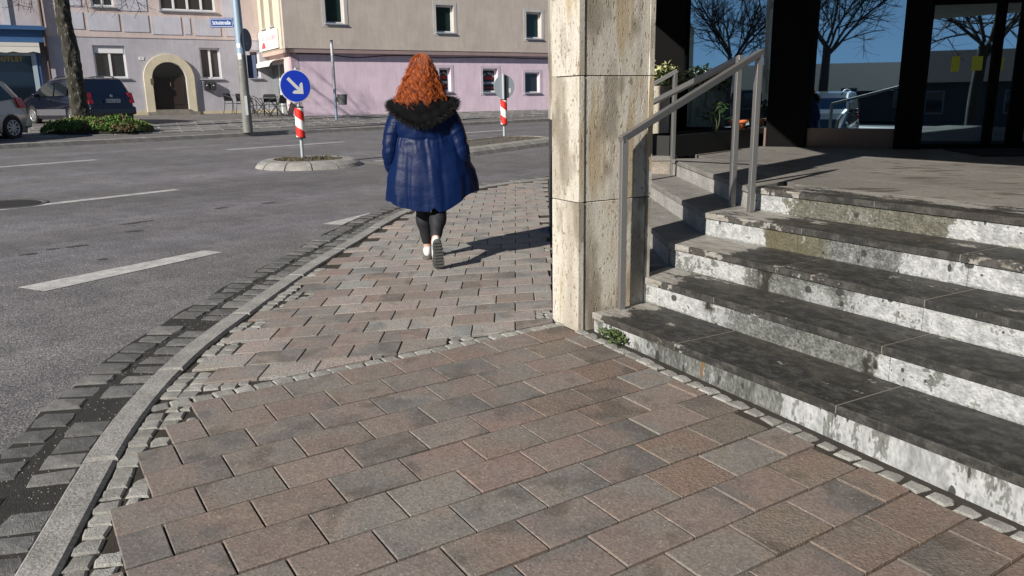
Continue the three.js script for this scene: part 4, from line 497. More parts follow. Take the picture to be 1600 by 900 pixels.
// a window: frame set back in the reveal, casements, panes, sill
function windowIn(o, [a, b, c, d], opt = {}) {
  const w = new THREE.Group(); w.name = 'window'; o.add(w); const dep = opt.deep ?? 0.14, f = opt.f ?? 0.065, fm = opt.mat || M.frameW, n = opt.n ?? 1, z0 = -dep - 0.06, z1 = -dep;
  const bars = [bx(a, a + f, c, d, z0, z1), bx(b - f, b, c, d, z0, z1), bx(a + f, b - f, c, c + f, z0, z1), bx(a + f, b - f, d - f, d, z0, z1)]; for (let i = 1; i < n; i++) { const x = mix(a, b, i / n); bars.push(bx(x - f * 0.6, x + f * 0.6, c + f, d - f, z0, z1 + 0.012)); } mk('frame', merge(bars), fm, w);
  for (let i = 0; i < n; i++) { const x0 = i ? mix(a, b, i / n) + f * 0.6 : a + f, x1 = i < n - 1 ? mix(a, b, (i + 1) / n) - f * 0.6 : b - f; mk('pane', bx(x0, x1, c + f, d - f - (opt.box || 0), z0 + 0.01, z0 + 0.03), opt.glass || glassHouse, w); }
  if (opt.box) mk('shutter_box', bx(a + f, b - f, d - f - opt.box, d - f, z0 + 0.005, z1 + 0.03), M.frameW, w);
  if (opt.sill !== false) mk('sill', bx(a - 0.06, b + 0.06, c - 0.045, c, -dep - 0.02, 0.075), opt.sillMat || std([0.36, 0.38, 0.42], 0.6), w);
  if (opt.surround) { const t = opt.surround; mk('surround', merge([bx(a - t, a, c - t, d + t, 0.001, 0.012), bx(b, b + t, c - t, d + t, 0.001, 0.012), bx(a, b, d, d + t, 0.001, 0.012), bx(a, b, c - t, c - 0.045, 0.001, 0.012)]), opt.sMat, w); }
  mk('room', merge([bx(a - 0.1, b + 0.1, c - 0.1, d + 0.1, -0.9, -0.85)]), opt.room || std([0.03, 0.03, 0.03], 1), w);
  return w;
}
// ---- the mauve corner house
const PH = frame(P(462, 183, 0.12), 31);
{
  const o = thing('corner_house', 'mauve corner house with taupe upper storey and corner shop', 'house', PH.p0, PH.az), F = PH, R = (x0, y0, x1, y1) => { const a = F.px(x0, y0), b = F.px(x1, y1); return [a[0], b[0], b[1], a[1]]; };
  const mauve = plaster([0.76, 0.61, 0.71]), taupe = plaster([0.54, 0.475, 0.42]), band = plaster([0.32, 0.235, 0.235]), paleS = plaster([0.60, 0.52, 0.60]), greyS = plaster([0.52, 0.51, 0.49]), cream = plaster([0.66, 0.585, 0.46]), pink = plaster([0.66, 0.52, 0.52]);
  const sR = 26, yb = F.px(470, 82)[1], yB2 = F.px(470, 76)[1], over = 0.22, lo = [R(686, 106, 705, 143), R(754, 107, 778, 144), R(820, 113, 843, 144.5)], up = [R(501.5, -34, 536, 38), R(677, 8, 706, 52), R(818, 19, 842, 61)];
  const sl = F.px(444, 60, over)[0];
  mk('wall', wallGeo(0, sR, -1.2, yb, lo), mauve, o);
  const upper = mk('upper_wall', wallGeo(sl, sR, yB2, yB2 + 5.6, up, 0.4), taupe, o); upper.position.z = over; mk('ledge', bx(sl, sR, yb - 0.02, yB2, -0.1, over - 0.02), band, o);
  const canv = k => canvasTex(256, 320, (c, w, h) => { c.fillStyle = '#0b0b0d'; c.fillRect(0, 0, w, h); c.fillStyle = '#8e1a1c'; c.beginPath(); c.ellipse(w / 2, 145, 90, 62, 0, PI, 0); c.fill(); c.fillStyle = '#c9c9c9'; c.font = 'bold 44px sans-serif'; c.textAlign = 'center'; const t = 'DIE KÜCHE'; for (let i = 0; i < t.length; i++) { const a = (i - 4) * 0.25; c.save(); c.translate(w / 2 + Math.sin(a) * 118, 150 - Math.cos(a) * 88); c.rotate(a * 0.8); c.fillText(t[i], 0, 0); c.restore(); } c.fillStyle = '#2c3540'; c.fillRect(0, 165, w, 66); c.fillStyle = '#d7dde2'; c.font = 'bold 42px sans-serif'; c.fillText('Tel: 9777548', w / 2, 214, 236); c.fillStyle = '#6d1517'; c.fillRect(20, 262, w - 40, 26); });
  const poster = phys([1, 1, 1], 0.25, { map: canv() });
  lo.forEach((r, i) => { const w = windowIn(o, r, { deep: i < 2 ? 0.16 : 0.1, f: i < 2 ? 0.075 : 0.05, surround: 0.13, sMat: paleS }); if (i < 2) { const p = new THREE.PlaneGeometry(r[1] - r[0] - 0.15, r[3] - r[2] - 0.15); p.translate((r[0] + r[1]) / 2, (r[2] + r[3]) / 2, -0.184); mk('window_film', p, poster, w); } });
  const ug = new THREE.Group(); up.forEach(r => { const w = windowIn(o, r, { f: 0.075, deep: 0.15, surround: 0.14, sMat: greyS, glass: phys([0.012, 0.03, 0.026], 0.05, { ior: 1.5 }) }); w.position.z = over; });
  // cable slung along the ledge
  const cab = []; for (let i = 0; i <= 16; i++) cab.push(V(0.2 + i * 1.25, yb - 0.10 + 0.07 * Math.sin(i * 1.9) - (i % 3 === 0 ? -0.05 : 0.03), 0.02)); mk('cable', tube(cab, 0.016, 90, 5), M.black, o);
  // the sunny side with the shop
  const S = frame(F.at(0, 0, 0), 31 - 90), side = new THREE.Group(); side.name = 'shop_side'; side.rotation.y = -PI / 2; o.add(side);   // local x runs back from the corner towards the viewer's side street
  const L = 7.6, q = (x, y, out = 0) => { const a = S.px(x, y, out); return a; }; const rct = (x0, y0, x1, y1) => { const a = q(x0, y0), b = q(x1, y1); return [Math.min(a[0], b[0]), Math.max(a[0], b[0]), Math.min(a[1], b[1]), Math.max(a[1], b[1])]; };
  const door = rct(424, 108, 454, 181); door[2] = -0.1; const dr = [-3.6, -1.1, -0.1, 2.28];
  mk('wall', wallGeo(-L, 0, -1.2, yb, [dr]), pink, side); const uw = rct(383, 0, 440, 60);
  const slim = [[-6.35, -5.85], [-3.0, -2.45], [-1.65, -1.1]].map(([a, b]) => [a, b, yB2 + 0.95, yB2 + 2.5]);
  const us = mk('upper_wall', wallGeo(-L, -sl - 0 < 0 ? 0 : 0, yB2, yB2 + 5.6, slim, 0.35), cream, side); us.position.z = -sl; mk('ledge', bx(-L, 0.2, yb - 0.02, yB2, -0.1, -sl - 0.03), plaster([0.5, 0.38, 0.33]), side);
  slim.forEach(r => { const w = windowIn(side, r, { deep: 0.16, f: 0.06 }); w.position.z = -sl; });
  const shop = new THREE.Group(); shop.name = 'shop_door'; side.add(shop); const [a, b, , d] = dr; mk('frame', merge([bx(a, a + 0.09, 0, d, -0.2, -0.12), bx(b - 0.09, b, 0, d, -0.2, -0.12), bx(a + 0.09, b - 0.09, d - 0.1, d, -0.2, -0.12), bx(-2.42, -2.32, 0, d - 0.1, -0.2, -0.12), bx(a, b, -0.1, 0.06, -0.25, 0.2)]), M.frameW, shop); mk('pane', bx(a + 0.09, -2.42, 0.1, d - 0.1, -0.17, -0.15), phys([0.16, 0.19, 0.19], 0.05, { ior: 1.9 }), shop); mk('pane', bx(-2.32, b - 0.09, 0.1, d - 0.1, -0.17, -0.15), phys([0.16, 0.19, 0.19], 0.05, { ior: 1.9 }), shop); mk('handle', bx(-2.45, -2.41, 0.9, 1.3, -0.12, -0.06), M.steel, shop);
  { const aw = new THREE.BufferGeometry(), pos = []; const N = 14; for (let i = 0; i < N; i++) { const p = t => [0.02 + 0.62 * Math.sin(t * 1.5), yb - 0.16 - 0.34 * (1 - Math.cos(t * 1.5)) - 0.02]; const [z0, y0] = p(i / N), [z1, y1] = p((i + 1) / N); for (const [x, y, z] of [[a - 0.3, y0, z0], [a - 0.3, y1, z1], [b + 0.1, y1, z1], [a - 0.3, y0, z0], [b + 0.1, y1, z1], [b + 0.1, y0, z0]]) pos.push(x, y, z); } aw.setAttribute('position', new THREE.Float32BufferAttribute(pos, 3)); aw.computeVertexNormals(); mk('awning', aw, std([0.72, 0.69, 0.62], 0.85, { side: THREE.DoubleSide }), side); }
  const sgn = canvasTex(512, 320, (c, w, h) => { c.fillStyle = '#eeecea'; c.fillRect(0, 0, w, h); c.fillStyle = '#d8434c'; c.beginPath(); c.moveTo(60, 300); c.lineTo(95, 200); c.lineTo(130, 180); c.lineTo(165, 205); c.lineTo(190, 300); c.fill(); c.strokeStyle = '#6b6b6b'; c.lineWidth = 9; for (const x of [80, 115, 150]) { c.beginPath(); c.arc(x, 130, 26, 0, 6.3); c.stroke(); } c.fillStyle = '#dc4a62'; c.font = 'bold 120px sans-serif'; c.fillText('DA KEBAP', 210, 175, 285); });
  const sb = new THREE.Group(); sb.name = 'sign_board'; side.add(sb); const z = -sl + 0.02; const b0 = q(407, 66, z), b1 = q(435, 60, z), bh = q(421, 47, z)[1], bl = q(421, 78, z)[1]; mk('panel', bx(b0[0], b1[0], bl, bh, z, z + 0.06), M.white, sb); { const p = new THREE.PlaneGeometry(b1[0] - b0[0] - 0.06, bh - bl - 0.06); p.translate((b0[0] + b1[0]) / 2, (bh + bl) / 2, z + 0.063); mk('print', p, std([1, 1, 1], 0.5, { map: sgn }), sb); }
  const lm = new THREE.Group(); lm.name = 'sign_lamp'; side.add(lm); mk('arm', tube([V(-4.6, yB2 + 1.12, z), V(-4.6, yB2 + 1.16, z + 0.4), V(-4.7, yB2 + 1.1, z + 0.62)], 0.018, 16, 6), M.black, lm); mk('shade', new THREE.SphereGeometry(0.13, 14, 10).translate(-4.7, yB2 + 1.04, z + 0.66), M.galv, lm);
  // body and roof out of sight
  mk('back', bx(0.4, sR, -1.2, yB2 + 5.6, -9, -0.45), taupe, o); { const sh = new THREE.Shape([[-0.5, 0], [4.4, 3.6], [9.3, 0]].map(p => new THREE.Vector2(...p))); const g = new THREE.ExtrudeGeometry(sh, { depth: sR + 0.6, bevelEnabled: false }); g.rotateY(PI / 2); g.translate(-0.3, yB2 + 5.6, 0); mk('roof', mUV(g), std([0.24, 0.09, 0.06], 0.85), o); }
}
// ---- the lilac-grey house with painted framing and arched door, and the blue shop beside it
const GH = frame(P(345, 178, 0.2), 31);
{
  const F = GH, o = thing('town_house', 'lilac grey house with pink painted framing and an arched door', 'house', F.p0, F.az), R = (x0, y0, x1, y1) => { const a = F.px(x0, y0), b = F.px(x1, y1); return [Math.min(a[0], b[0]), Math.max(a[0], b[0]), Math.min(a[1], b[1]), Math.max(a[1], b[1])]; };
  const lilac = plaster([0.46, 0.45, 0.50]), pinkB = plaster([0.62, 0.525, 0.505]), panelM = plaster([0.55, 0.55, 0.62]), cream = plaster([0.60, 0.52, 0.36]), sL = F.px(80, 120)[0], sR = 2.6, yb = F.px(250, 60)[1];
  const dl = F.px(243, 170)[0], drr = F.px(296, 170)[0], dc = (dl + drr) / 2, dw = drr - dl, dy0 = F.px(270, 171)[1], dtop = F.px(262, 97)[1];
  const holes = [R(146, 70, 198, 122), R(309, 75, 345, 124), R(388, 78, 408, 122)], sh = [R(136, -40, 178, 11), R(243, -40, 336, 19)];
  holes[0] = [F.px(147, 96)[0], F.px(197, 96)[0], F.px(170, 122)[1], F.px(170, 71)[1]]; holes[1] = [F.px(313, 100)[0], F.px(345, 100)[0], F.px(330, 123)[1], F.px(330, 75)[1]];
  mk('wall', wallGeo(sL, sR, -1.5, yb, holes, 0.35, [[dc, dy0 - 0.02, dw, dtop - dy0]]), lilac, o); mk('plinth', bx(sL, dc - dw / 2 - 0.3, -1.5, F.px(230, 173)[1], 0.001, 0.03), cream, o); mk('plinth', bx(dc + dw / 2 + 0.3, sR, -1.5, F.px(330, 173.5)[1], 0.001, 0.03), cream, o);
  const up = mk('upper_wall', wallGeo(sL, sR, yb, yb + 5.6, sh, 0.35), pinkB, o); up.position.z = 0.02;
  windowIn(o, holes[0], { n: 2, f: 0.07, deep: 0.1, box: 0.22 }); windowIn(o, holes[1], { n: 2, f: 0.07, deep: 0.1, glass: phys([0.06, 0.055, 0.055], 0.08) }); windowIn(o, holes[2], { n: 1, f: 0.07, deep: 0.1, glass: phys([0.05, 0.04, 0.05], 0.08) }); windowIn(o, sh[0], { n: 2, f: 0.07, deep: 0.04 }).position.z = 0.02; windowIn(o, sh[1], { n: 4, f: 0.07, deep: 0.04, glass: phys([0.03, 0.028, 0.028], 0.08) }).position.z = 0.02;
  // plaster panels between the painted beams
  for (const [x0, y0, x1, y1] of [[92, 18, 130, 45], [137, 21, 186, 48], [192, 23, 232, 50], [237, 26, 283, 54], [288, 28, 297, 54], [303, 30, 344, 56], [352, 33, 370, 57], [180, -30, 227, 17], [345, -30, 372, 28], [100, -30, 124, 10]]) { const a = F.px((x0 + x1) / 2, y0), b = F.px((x0 + x1) / 2, y1), l = F.px(x0, (y0 + y1) / 2)[0], r = F.px(x1, (y0 + y1) / 2)[0]; mk('panel', bx(l, r, b[1], a[1], 0.022, 0.04), panelM, o); }
  // arched doorway
  { const d = new THREE.Group(); d.name = 'door'; o.add(d); const w = dw + 0.62, h = dtop - dy0 + 0.31, s = new THREE.Shape(); s.moveTo(dc - w / 2, dy0 - 0.3); s.lineTo(dc - w / 2, dy0 + h - w / 2); s.absarc(dc, dy0 + h - w / 2, w / 2, PI, 0, true); s.lineTo(dc + w / 2, dy0 - 0.3); const hole = new THREE.Path(); hole.moveTo(dc - dw / 2, dy0 - 0.3); hole.lineTo(dc - dw / 2, dtop - dw / 2); hole.absarc(dc, dtop - dw / 2, dw / 2, PI, 0, true); hole.lineTo(dc + dw / 2, dy0 - 0.3); s.holes.push(hole); const g = new THREE.ExtrudeGeometry(s, { depth: 0.16, bevelEnabled: true, bevelSize: 0.01, bevelThickness: 0.01, bevelSegments: 1, curveSegments: 24 }); g.translate(0, 0, -0.06); mk('surround', mUV(g), plaster([0.62, 0.56, 0.42]), d);
    const wood = std([0.022, 0.013, 0.010], 0.55); mk('leaf', bx(dc - dw / 2, dc + dw / 2, dy0 - 0.02, dtop - 0.62, -0.22, -0.16), wood, d); const f = new THREE.Shape(); f.absarc(dc, dtop - dw / 2, dw / 2, 0, PI, false); const fg = new THREE.ShapeGeometry(f, 20); fg.translate(0, 0, -0.17); mk('fanlight', fg, phys([0.02, 0.026, 0.024], 0.1), d); for (const k of [-1, 1]) mk('door_panel', bx(dc + k * dw * 0.25 - dw * 0.17, dc + k * dw * 0.25 + dw * 0.17, dy0 + 0.2, dtop - 0.85, -0.162, -0.145), wood, d); mk('handle', bx(dc + 0.03, dc + 0.06, dy0 + 0.95, dy0 + 1.1, -0.15, -0.1), M.steel, d); mk('step', bx(dc - dw / 2 - 0.35, dc + dw / 2 + 0.35, -0.6, dy0 - 0.09, -0.1, 0.42), stoneM([0.42, 0.39, 0.34]), d); mk('step', bx(dc - dw / 2 - 0.02, dc + dw / 2 + 0.02, dy0 - 0.09, dy0, -0.2, 0.2), stoneM([0.42, 0.39, 0.34]), d); }
  { const a = F.px(234, 123), b = F.px(240, 132); mk('intercom', bx(a[0], b[0], b[1], a[1], 0.115, 0.15), std([0.10, 0.09, 0.06], 0.5), o); const c = F.px(216, 89), e = F.px(225, 94); const num = canvasTex(128, 80, (x, w, h) => { x.fillStyle = '#dcdcdc'; x.fillRect(0, 0, w, h); x.fillStyle = '#33373c'; x.font = 'bold 62px sans-serif'; x.textAlign = 'center'; x.fillText('9', w / 2, 62); }); const p = new THREE.PlaneGeometry(e[0] - c[0], c[1] - e[1]); p.translate((c[0] + e[0]) / 2, (c[1] + e[1]) / 2, 0.016); const pl = mk('number_plate', bx(c[0], e[0], e[1], c[1], 0.001, 0.014), M.white, o); mk('print', p, std([1, 1, 1], 0.5, { map: num }), pl); }
  for (let k = 0; k < 2; k++) { const a = F.px(317 + k * 10.5, 128), b = F.px(326.5 + k * 10.5, 140.5), mb = thing('letter_box', k ? 'small dark letter box of the pair under the window, farther from the arched door' : 'small dark letter box of the pair under the window, closer to the arched door', 'letter box', F.at((a[0] + b[0]) / 2, b[1], 0.0), F.az, 'letter boxes by the arched door'); const w = b[0] - a[0], h = a[1] - b[1]; mk('case', rbox(w, h, 0.2, 0.02, 0, h / 2, 0.1), std([0.03, 0.03, 0.032], 0.5), mb); mk('flap', bx(-w * 0.4, w * 0.4, h * 0.72, h * 0.86, 0.2, 0.215), std([0.05, 0.05, 0.05], 0.4), mb); mk('name_plate', bx(-w * 0.1, w * 0.12, h * 0.5, h * 0.62, 0.2, 0.208), M.white, mb); }
  mk('back', bx(sL, sR, -1.5, yb + 5.6, -9, -0.6), lilac, o);
  { const s = new THREE.Shape([[-0.5, 0], [4.4, 4], [9.3, 0]].map(p => new THREE.Vector2(...p))), g = new THREE.ExtrudeGeometry(s, { depth: sR - sL + 10, bevelEnabled: false }); g.rotateY(PI / 2); g.translate(sL - 9.5, yb + 5.6, 0); mk('roof', mUV(g), std([0.22, 0.085, 0.06], 0.85), o); }
  // the shop next door
  const b = thing('shop_building', 'pale pink house with a blue framed shop front and awning', 'shop', F.p0.clone(), F.az), x0 = sL - 9, blue = std([0.035, 0.10, 0.24], 0.55), pale = plaster([0.52, 0.475, 0.49]); const bq = (x, y) => F.px(x, y); const wl = x0 + 1, wr = bq(58, 120)[0], wt = bq(30, 82)[1], wbot = -0.15;
  mk('upper_wall', bx(x0, sL, bq(30, 40)[1], yb + 5.6, -0.3, 0.0), pale, b); mk('pilaster', bx(bq(3, 20)[0], bq(14, 20)[0], bq(30, 40)[1], yb + 5, 0.001, 0.06), plaster([0.56, 0.58, 0.62]), b);
  mk('fascia', merge([bx(x0, sL - 0.02, bq(30, 66)[1], bq(30, 40)[1], -0.3, 0.16), bx(x0, sL + 0.02, bq(30, 47)[1], bq(30, 41)[1], 0.16, 0.32)]), blue, b); mk('frame', merge([bx(wr, sL - 0.3, -1.2, bq(30, 66)[1], -0.2, 0.05), bx(x0, wr, wt, bq(30, 66)[1], -0.2, 0.05), bx(x0, wr, -1.2, wbot, -0.2, 0.06)]), blue, b); mk('trim', merge([bx(wr - 0.10, wr + 0.06, wbot, wt, 0.0, 0.07), bx(x0, wr - 0.1, wt - 0.12, wt, 0.0, 0.07)]), std([0.36, 0.44, 0.5], 0.5), b); mk('pane', bx(x0, wr - 0.1, wbot, wt - 0.12, -0.12, -0.08), phys([0.006, 0.012, 0.02], 0.04, { ior: 1.7 }), b);
  { const t = canvasTex(1024, 192, (c, w, h) => { c.clearRect(0, 0, w, h); c.fillStyle = '#c9a21c'; c.font = 'bold 150px sans-serif'; c.textAlign = 'right'; c.fillText('OUTLET', w - 6, 150); }); const l = bq(36, 92), r = bq(-30, 92), hh = 0.31; const p = new THREE.PlaneGeometry(hh * 1024 / 192, hh); p.translate(l[0] - hh * 1024 / 384, l[1], -0.076); mk('lettering', p, std([1, 1, 1], 0.6, { map: t, transparent: true, alphaTest: 0.5 }), b); }
  { const pos = [], y1 = bq(30, 68)[1], N = 40, xa = x0, xb = bq(61, 72)[0]; const g = new THREE.BoxGeometry(xb - xa, 0.14, 0.3); g.translate((xa + xb) / 2, y1 - 0.05, 0.2); const vs = []; for (let i = 0; i < N; i++) { const u0 = mix(xa, xb, i / N), u1 = mix(xa, xb, (i + 1) / N), d = u => y1 - 0.30 - 0.06 * Math.abs(Math.sin(u * 5.2)); vs.push(u0, y1 - 0.12, 0.34, u0, d(u0), 0.35, u1, d(u1), 0.35, u0, y1 - 0.12, 0.34, u1, d(u1), 0.35, u1, y1 - 0.12, 0.34); } const v = new THREE.BufferGeometry(); v.setAttribute('position', new THREE.Float32BufferAttribute(vs, 3)); v.computeVertexNormals(); const aw = mk('awning', g, std([0.62, 0.60, 0.55], 0.8), b); mk('valance', v, std([0.66, 0.64, 0.58], 0.85, { side: THREE.DoubleSide }), aw); }
  { const a = bq(60, 0), c = bq(79, 100); mk('downpipe', merge([rod(V(a[0], a[1] + 1.5, 0.12), V(a[0] + 0.02, c[1] + 0.4, 0.12), 0.06), rod(V(a[0] + 0.02, c[1] + 0.42, 0.12), V(a[0] + 0.02, -0.8, 0.12), 0.05)]), std([0.06, 0.035, 0.03], 0.5), b); }
  mk('back', bx(x0, sL, -1.2, yb + 5.6, -9, -0.35), pale, b);
}
// ---------------------------------------------------------------- signs, posts, bin, cafe furniture
const pz = (p) => V(0, 0, 1);
function upright(base, px, py) { return onPlane(px, py, base, V(0, 0, 1)); }
const blueS = std([0.012, 0.055, 0.62], 0.4), red = std([0.62, 0.03, 0.025], 0.45), whiteS = std([0.80, 0.80, 0.80], 0.45);
function stripes(flip) { return canvasTex(256, 512, (c, w, h) => { c.fillStyle = '#e9e7e6'; c.fillRect(0, 0, w, h); c.fillStyle = '#cf2b22'; for (let k = -2; k < 5; k++) { const y = k * 340 - 40; c.beginPath(); c.moveTo(0, y); c.lineTo(w, y + 300); c.lineTo(w, y + 300 + 170); c.lineTo(0, y + 170); c.closePath(); c.fill(); } }); }
function trafficPost(base, topPx, tube0, tube1, label) { // post with its striped sleeve
  const o = thing('traffic_sign', label, 'traffic sign', base), q = (x, y) => upright(base, x, y).y - base.y, yT = q(...topPx), y0 = q(...tube0), y1 = q(...tube1);
  mk('post', new THREE.CylinderGeometry(0.034, 0.034, yT, 16).translate(0, yT / 2, 0), M.galv, o); const sl = mk('sleeve', new THREE.CylinderGeometry(0.085, 0.085, y1 - y0, 28, 1, true).rotateY(-1.2).translate(0, (y0 + y1) / 2, 0), std([1, 1, 1], 0.45, { map: stripes() }), o); for (const y of [y0 - 0.012, y1 + 0.006]) mk('collar', new THREE.CylinderGeometry(0.088, 0.088, 0.024, 28).translate(0, y, 0), M.black, sl); return { o, q };
}
{
  const b = P(473, 247, ROAD + 0.13), { o, q } = trafficPost(b, [462, 106], [471, 214], [467, 168], 'round blue keep right sign with white arrow above a red striped sleeve'); const yc = q(460, 134.5), R = 0.30, d = new THREE.Group(); d.name = 'disc'; d.position.set(-0.02, yc, 0.05); d.rotation.y = 0.62; o.add(d);
  mk('plate', new THREE.CylinderGeometry(R, R, 0.012, 48).rotateX(PI / 2), whiteS, d); mk('field', new THREE.CylinderGeometry(R - 0.016, R - 0.016, 0.003, 48).rotateX(PI / 2).translate(0, 0, 0.0078), blueS, d);
  const s = new THREE.Shape([[-0.03, 0.20], [0.03, 0.20], [0.03, -0.08], [0.075, -0.035], [0.132, -0.035], [0.132, -0.065], [0, -0.205], [-0.132, -0.065], [-0.132, -0.035], [-0.075, -0.035], [-0.03, -0.08]].map(p => new THREE.Vector2(...p))); const g = new THREE.ExtrudeGeometry(s, { depth: 0.0015, bevelEnabled: false }); g.rotateZ(45 * D2R); g.translate(0, 0, 0.0095); mk('arrow', g, whiteS, d); mk('clamp', bx(-0.05, 0.05, -0.04, 0.04, -0.05, -0.006), M.galv, d);
  const b2 = P(788, 214, ROAD + 0.13), t2 = trafficPost(b2, [788.5, 115], [789.5, 194], [788.5, 156], 'round traffic sign seen from its grey back above a striped sleeve'); const y2 = t2.q(790, 135.5), e = new THREE.Group(); e.name = 'disc'; e.position.set(0.02, y2, -0.05); e.rotation.y = 0.5; t2.o.add(e); mk('plate', new THREE.CylinderGeometry(R, R, 0.012, 48).rotateX(PI / 2), std([0.30, 0.345, 0.39], 0.55), e); mk('bracket', bx(-0.045, 0.045, -0.32, 0.28, 0.007, 0.04), std([0.03, 0.03, 0.035], 0.5), e); mk('sticker', bx(0.13, 0.19, -0.15, -0.04, 0.007, 0.009), M.white, e); }
{ // lamp post with street name
  const b = P(388, 207, 0.06), o = thing('lamp_post', 'tall grey blue lamp post with stickers carrying the street name sign', 'lamp post', b), top = 8, q = (x, y) => upright(b, x, y); mk('pole', new THREE.CylinderGeometry(0.075, 0.125, top - 2.2, 20).translate(0, 2.2 + (top - 2.2) / 2 - 0.001, 0), std([0.27, 0.36, 0.45], 0.5, { metalness: 0.3 }), o); mk('base', new THREE.CylinderGeometry(0.128, 0.14, 2.2, 20).translate(0, 1.1, 0), std([0.40, 0.41, 0.38], 0.6, { metalness: 0.2, map: rep(grit, 1) }), o); mk('door', bx(0.02, 0.10, 0.5, 1.05, 0.10, 0.138), std([0.30, 0.32, 0.32], 0.6), o);
  const a = q(330, 36), c = q(365, 36), y = a.y - b.y, L = c.x - a.x; const t = canvasTex(512, 128, (x, w, h) => { x.fillStyle = '#20407e'; x.fillRect(0, 0, w, h); x.strokeStyle = '#cfd6e6'; x.lineWidth = 7; x.strokeRect(8, 8, w - 16, h - 16); x.fillStyle = '#e8ecf4'; x.font = 'bold 74px sans-serif'; x.textAlign = 'center'; x.fillText('Schulstraße', w / 2, 90, 450); });
  const s = thing('street_sign', 'blue street name sign clamped to the lamp post', 'street sign', V(c.x - L / 2 - 0.02, b.y + y - 0.13, b.z)); s.rotation.y = 0.12; mk('plate', rbox(L, 0.26, 0.03, 0.012, 0, 0.13, 0), std([0.05, 0.11, 0.30], 0.4), s); mk('lettering', new THREE.PlaneGeometry(L - 0.03, 0.235).translate(0, 0.13, 0.0165), std([1, 1, 1], 0.4, { map: t }), s); mk('clamp', merge([bx(L / 2, L / 2 + 0.08, 0.18, 0.22, -0.01, 0.01), bx(L / 2, L / 2 + 0.08, 0.03, 0.07, -0.01, 0.01)]), M.black, s);
  const e = q(379, 62), sg = thing('traffic_sign', 'dark sign facing away on the lamp post', 'traffic sign', V(e.x + 0.05, e.y - 0.32, b.z - 0.13)); mk('plate', new THREE.CylinderGeometry(0.32, 0.32, 0.012, 32).rotateX(PI / 2).rotateY(1.36).translate(0, 0.32, 0), std([0.08, 0.10, 0.13], 0.5), sg); mk('plate', bx(-0.02, 0.24, -0.75, -0.1, -0.01, 0.01), std([0.04, 0.06, 0.12], 0.5), sg); mk('clamp', bx(-0.12, 0.02, 0.2, 0.25, -0.02, 0.02), M.galv, sg);
  for (const [yy, h, w] of [[2.45, 0.16, 0.09], [2.2, 0.1, 0.07], [2.75, 0.12, 0.08]]) { const g = new THREE.CylinderGeometry(0.127, 0.1285, h, 12, 1, true, -0.5, w / 0.1); mk('sticker', g.translate(0, yy - 0.3, 0), M.white, o); }
}
{ // slim post with a litter bin before the mauve wall
  const b = P(526, 188, 0.1), q = (x, y) => upright(b, x, y), top = q(517, 64).y - b.y, o = thing('sign_post', 'slim bare metal post standing before the mauve wall', 'post', b); mk('post', new THREE.CylinderGeometry(0.05, 0.05, top, 14).translate(0, top / 2, 0), std([0.20, 0.25, 0.33], 0.5, { metalness: 0.4 }), o); mk('cap', new THREE.CylinderGeometry(0.055, 0.055, 0.05, 14).translate(0, top, 0), M.black, o); mk('sleeve', new THREE.CylinderGeometry(0.056, 0.056, 1.6, 14).translate(0, top - 0.9, 0), std([0.46, 0.48, 0.5], 0.5, { metalness: 0.4 }), o);
  const y0 = q(528, 164).y, y1 = q(528, 148).y, bin = thing('litter_bin', 'small dark grey litter bin hung on the slim post', 'litter bin', V(b.x + 0.27, y0, b.z + 0.02)); const h = y1 - y0; mk('bucket', new THREE.CylinderGeometry(0.19, 0.16, h, 20, 1, true).scale(1, 1, 0.75).translate(0, h / 2, 0), std([0.06, 0.065, 0.07], 0.5, { side: THREE.DoubleSide }), bin); mk('bottom', new THREE.CylinderGeometry(0.16, 0.16, 0.02, 20).scale(1, 1, 0.75).translate(0, 0.011, 0), M.black, bin); mk('rim', new THREE.TorusGeometry(0.19, 0.012, 6, 24).rotateX(PI / 2).scale(1, 1, 0.75).translate(0, h, 0), M.black, bin); mk('bracket', bx(-0.24, -0.17, h * 0.3, h * 0.8, -0.03, 0.03), M.black, bin);
}
